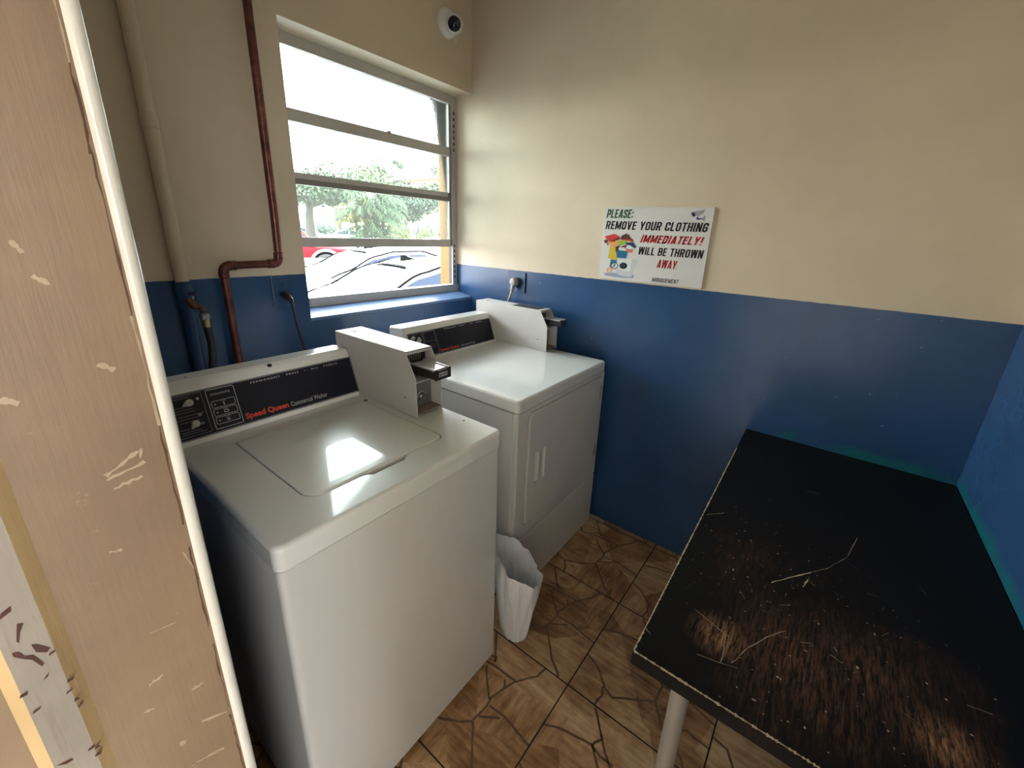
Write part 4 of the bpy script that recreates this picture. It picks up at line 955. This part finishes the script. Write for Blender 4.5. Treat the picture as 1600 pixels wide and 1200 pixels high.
    for x in (-ax, ax):
        for s_ in (-1, 1):
            d = Vector(T(0, s_, 0))-Vector(T(0, 0, 0)); d.normalize(); m = MB()
            if kind != 'sedan': 
                m.lathe(T(x, s_*.86, wr_+.02), d, [((wr_+.07)*sc_, 0), ((wr_+.07)*sc_, .075*sc_), (.1*sc_, .077*sc_)], 28); m.build('wheel_arch', 'black_trim', root); m = MB()
                m.add([T(x+(wr_+q)*math.cos(a), s_*.945, wr_+.02+(wr_+q)*math.sin(a)) for q in (.06, .16) for a in [PI*k/14 for k in range(15)]], [(k, k+1, 16+k, 15+k) for k in range(14)]); m.build('arch_trim', 'car_grey', root, recalc=False); m = MB()
            m.lathe(T(x, s_*.70, wr_), d, [(wr_*.6*sc_, 0), (wr_*sc_, .02*sc_), (wr_*sc_, .23*sc_), (wr_*.93*sc_, .25*sc_), (wr_*.68*sc_, .255*sc_)], 28); tw = m.build('wheel', 'tyre', root)
            m = MB(); m.lathe(T(x, s_*.93, wr_), d, [(wr_*.66*sc_, 0), (wr_*.64*sc_, .028*sc_), (wr_*.2*sc_, .018*sc_), (.03*sc_, .02*sc_)], 20); m.build('hub', 'hub', tw)
    return root
axd = math.radians(-1)
nose = Vector((math.cos(axd), math.sin(axd), 0))
fin1 = Vector((1.67, 2.76, GZ)); car('parked_car', 'white sedan parked closest outside the window, with roof antenna fin', fin1+nose*.75, axd, 'car_white', group=None)
fin2 = Vector((2.95, 5.5, GZ)); car('parked_car', 'white sedan parked behind the nearest white car, with blue-reflecting side windows', fin2+nose*.75, axd, 'car_white')
car('parked_car', 'red sport utility vehicle with grey lower cladding, seen at the left edge of the window', at(24.3, 18.0, GZ), math.radians(-27), 'car_red', 'suv', 'car_grey')
car('parked_car', 'white sedan parked far away left of the palm clump', at(31.2, 44, GZ), math.radians(152), 'car_white', trim=False)
car('parked_car', 'small silver car far away at the right edge of the window, below the hedge', at(43.0, 22.5, GZ), math.radians(-40), 'car_silver', trim=False)
car('parked_car', 'silver car far away at the left edge of the window, behind the red vehicle', at(26.6, 52, GZ), math.radians(-35), 'car_silver', trim=False)

def leaves(m, c, rad, n, size, mi=0, shell=.55):
    c = Vector(c)
    for _ in range(n):
        d = Vector((random.gauss(0, 1), random.gauss(0, 1), random.gauss(0, 1))).normalized()
        k = random.uniform(shell, 1); p = c+Vector((d.x*rad[0], d.y*rad[1], d.z*rad[2]))*k
        nrm = (d+Vector((random.gauss(0, .6), random.gauss(0, .6), random.gauss(.3, .6)))).normalized(); u = nrm.orthogonal().normalized(); w = nrm.cross(u); a = random.uniform(0, PI); u, w = u*math.cos(a)+w*math.sin(a), w*math.cos(a)-u*math.sin(a)
        s_ = size*random.uniform(.6, 1.3); m.add([p-u*s_, p-w*s_*.45, p+u*s_, p+w*s_*.45+nrm*s_*.15], [(0, 1, 2, 3)], mi)
def tree(name, label, base, trunk, blobs, leaf_m, n, size, tr=.2, cat='tree'):
    t = thing(name, label, cat, base, 'trees beyond the parking lot'); m = MB(); b = Vector(base)
    top = Vector(trunk[-1])
    m.tube([b]+[Vector(p) for p in trunk], [tr*1.25]+[tr*(1-.5*(k+1)/len(trunk)) for k in range(len(trunk))], 10)
    for c, r in blobs:
        if (Vector(c)-top).length > .4: m.tube([top-Vector((0, 0, .25)), (top+Vector(c))/2+Vector((0, 0, -.15)), c], [tr*.45, tr*.3, tr*.1], 7)
    m.build('trunk', 'bark', t)
    m = MB()
    for c, r in blobs: leaves(m, c, r, n, size)
    m.build('foliage', leaf_m, t, smooth=0, recalc=False)
    return t
def el(d, e): return CAM.z+d*math.tan(math.radians(e))
# left oak: trunk at the window's left, crown spreading over the middle
d = 30; tree('oak_tree', 'tall tree with pale trunk at the left of the window', at(27.3, d, GZ), [at(27.4, d, el(d, 1)), at(27.7, d, el(d, 2.4))],
    [(at(a, d+random.uniform(-1, 2), el(d, e)), (r, r, r*.62)) for a, e, r in ((26.6, 3.4, 1.3), (28.2, 3.5, 1.5), (29.8, 4.3, 1.5), (31.2, 4.9, 1.4), (28.6, 4.9, 1.2), (25.2, 4, 1.6), (30.4, 3.1, .9))], 'leaf_a', 520, .14, .30)
d = 46; tree('oak_tree', 'leaning bare-branched tree just left of the palm clump', at(31.2, d, GZ), [at(30.5, d, el(d, .4)), at(30.3, d, el(d, 1.5)), at(30.9, d, el(d, 2.6))],
    [(at(a, d, el(d, e)), (r, r, r*.6)) for a, e, r in ((31.6, 3.8, 1.8), (33.2, 5.0, 2.0), (34.6, 5.6, 1.8))], 'leaf_b', 460, .19, .2)
d = 38; tree('oak_tree', 'wide blue-green tree right of the palm clump', at(38.6, d, GZ), [at(38.4, d, el(d, .8)), at(38.3, d, el(d, 2))],
    [(at(a, d+random.uniform(-1, 1), el(d, e)), (r, r, r*.6)) for a, e, r in ((36.6, 3.0, 1.7), (38.2, 2.6, 1.5), (39.6, 3.4, 1.7), (37.6, 4.4, 1.7), (40.8, 2.8, 1.3), (39.0, 1.6, 1.1), (41.6, 4.4, 1.4), (36.9, 1.5, 1.1))], 'leaf_c', 560, .16, .22)
d = 21; tree('slender_tree', 'sparse tall tree with airy leaves at the right edge of the window', at(43.6, d, GZ), [at(43.3, d, el(d, 4)), at(42.9, d, el(d, 9))],
    [(at(a, d, el(d, e)), (r, r, r)) for a, e, r in ((42.3, 8.3, .34), (42.6, 10.4, .28), (42.0, 6.8, .25), (43.3, 3.4, .5), (43.4, 1.2, .4))], 'leaf_c', 60, .075, .06)
d = 57; tree('slender_tree', 'thin-crowned tree rising above the middle of the window', at(35.6, d, GZ), [at(35.5, d, el(d, 3)), at(35.6, d, el(d, 6.5))],
    [(at(a, d, el(d, e)), (r, r, r*.7)) for a, e, r in ((34.2, 6.6, 1.4), (32.4, 6.2, 1.2), (35.4, 7.0, 1.1), (30.0, 6.3, 1.1), (36.6, 6.2, 1.2), (37.5, 7.4, .4), (38.0, 7.0, .45))], 'leaf_a', 130, .19, .18)
# palm clump
def frond(m, base, ang, ln, rise, mi=0, wd=.36):
    b = Vector(base); pts = []
    for k in range(9):
        t = k/8; pts.append(b+Vector((math.cos(ang)*ln*t, math.sin(ang)*ln*t, rise*math.sin(PI*.62*t)*1.1-ln*.30*t*t)))
    m.tube(pts, .02, 5, mi)
    for k in range(1, 9):
        p = pts[k]; dirv = (pts[k]-pts[k-1]).normalized(); sd_ = Vector((-math.sin(ang), math.cos(ang), 0))
        for q in range(2):
            pp = p-dirv*(ln/8)*q*.5
            for s_ in (-1, 1):
                tip = pp+sd_*s_*wd*(1.1-.5*k/8)+dirv*.22+Vector((0, 0, -.20)); m.add([pp, pp+dirv*.055, tip], [(0, 1, 2)], mi)
d = 27
pl = thing('palm_clump', 'clump of arching palms in the middle of the window', 'palm', at(34.2, d, GZ)); 
for k, (a, e, n, ln) in enumerate(((33.4, 1.2, 36, 1.7), (34.6, 1.9, 40, 1.8), (35.6, .7, 36, 1.6), (32.5, .3, 28, 1.3), (34.2, -.6, 32, 1.5), (35.5, -1.4, 30, 1.5), (33.3, -1.6, 24, 1.3))):
    c = at(a, d+(k % 3)*.5, el(d, e)); m = MB(); m.tube([at(a, d+(k % 3)*.5, GZ), c], [.10, .07], 8); m.build('palm_trunk', 'bark', pl)
    m = MB()
    for j in range(n): frond(m, c, 2*PI*j/n+random.uniform(-.2, .2), ln*random.uniform(.75, 1.1), random.uniform(.1, 1.5))
    m.build('fronds', 'leaf_y' if k == 3 else 'leaf_p', pl, smooth=0, recalc=False)
def shrub(label, a, d, e, r, leaf_m, n, size=.10, name='shrub'):
    c = at(a, d, GZ); z1 = el(d, e); m = MB(); leaves(m, (c.x, c.y, (z1+GZ)/2), (r, r, (z1-GZ)/2), n, size, shell=.3)
    tag(rebase(m.build(name, leaf_m, smooth=0, recalc=False), c), label, 'shrub', 'shrubs beyond the parking lot')
shrub('bright green hedge shrub directly right of the palm clump', 37.8, 33, .75, .82, 'leaf_d', 900)
shrub('bright green hedge shrub farther right, second from the palm clump', 40.7, 33, .65, .82, 'leaf_d', 900)
shrub('darker shrub at the right end of the hedge', 43.2, 36, .9, .9, 'leaf_b', 600)
shrub('dark green shrub beside the pale tree trunk at the left of the window', 28.6, 60, .25, 1.2, 'leaf_c', 420, .16)
shrub('round dark green shrub left of the far white sedan', 29.9, 62, .35, 1.2, 'leaf_c', 420, .16)

def house(name, label, a0, a1, d0, d1, ztop, wallm, roofm, roof_h, wins):
    p0 = at(a0, d0, GZ); p1 = at(a1, d1, GZ); ax = (p1-p0); ln = ax.length; ax.normalize(); nb = Vector((-ax.y, ax.x, 0))
    if nb.dot(p0-CAM) < 0: nb = -nb
    t = thing(name, label, 'building', (p0+p1)/2, 'buildings beyond the parking lot'); q = lambda s_, z, o=0: p0+ax*s_+nb*o+Vector((0, 0, z-GZ))
    m = MB(); m.poly_prism([q(0, GZ), q(ln, GZ), q(ln, GZ, 9), q(0, GZ, 9)], (0, 0, ztop-GZ)); m.build('walls', wallm, t, smooth=0)
    m = MB(); e_ = .5
    vs = [q(-e_, ztop, -e_), q(ln+e_, ztop, -e_), q(ln+e_, ztop, 9+e_), q(-e_, ztop, 9+e_), q(ln*.12, ztop+roof_h, 4.5), q(ln*.88, ztop+roof_h, 4.5)]
    m.add(vs, [(0, 1, 5, 4), (1, 2, 5), (2, 3, 4, 5), (3, 0, 4), (0, 3, 2, 1)]); m.build('roof', roofm, t, smooth=0)
    for s_, z, w_, h_ in wins:
        m = MB(); m.poly_prism([q(s_, z, -.04), q(s_+w_, z, -.04), q(s_+w_, z+h_, -.04), q(s_, z+h_, -.04)], nb*.08); f = m.build('window', 'stucco_w', t, smooth=0)
        m = MB(); m.poly_prism([q(s_+.08, z+.08, -.06), q(s_+w_-.08, z+.08, -.06), q(s_+w_-.08, z+h_-.08, -.06), q(s_+.08, z+h_-.08, -.06)], nb*.04); m.build('pane', 'win_dark', f, smooth=0)
    return t, q, ln
house('apartment_building', 'white low building far behind the trees at left', 24.5, 32.5, 76, 72, 4.6, 'stucco_w', 'roof_tile', 1.2, [(1.5, .3, 1.6, 1.5), (5.0, .3, 1.6, 1.5), (7.8, 1.2, 1.4, 1.4)])
t, q, ln = house('apartment_building', 'yellow building with terracotta roof behind the trees at right', 35.5, 47, 62, 50, 7.0, 'stucco', 'roof_tile', 1.4, [(3, .6, 1.4, 1.6), (6, .6, 1.4, 1.6), (8.6, .4, 1.2, 1.6), (8.6, 3.4, 1.2, 1.6), (10.4, .4, 1.2, 1.6), (10.4, 3.4, 1.2, 1.6), (4, 3.6, 1.4, 1.6)])
c = q(ln*.42, 8.35, 3.6); m = MB(); m.box((c.x-.7, c.y-.4, c.z-.6), (c.x+.7, c.y+.4, c.z+.5))
m.build('rooftop_unit', 'car_grey', t, smooth=0)
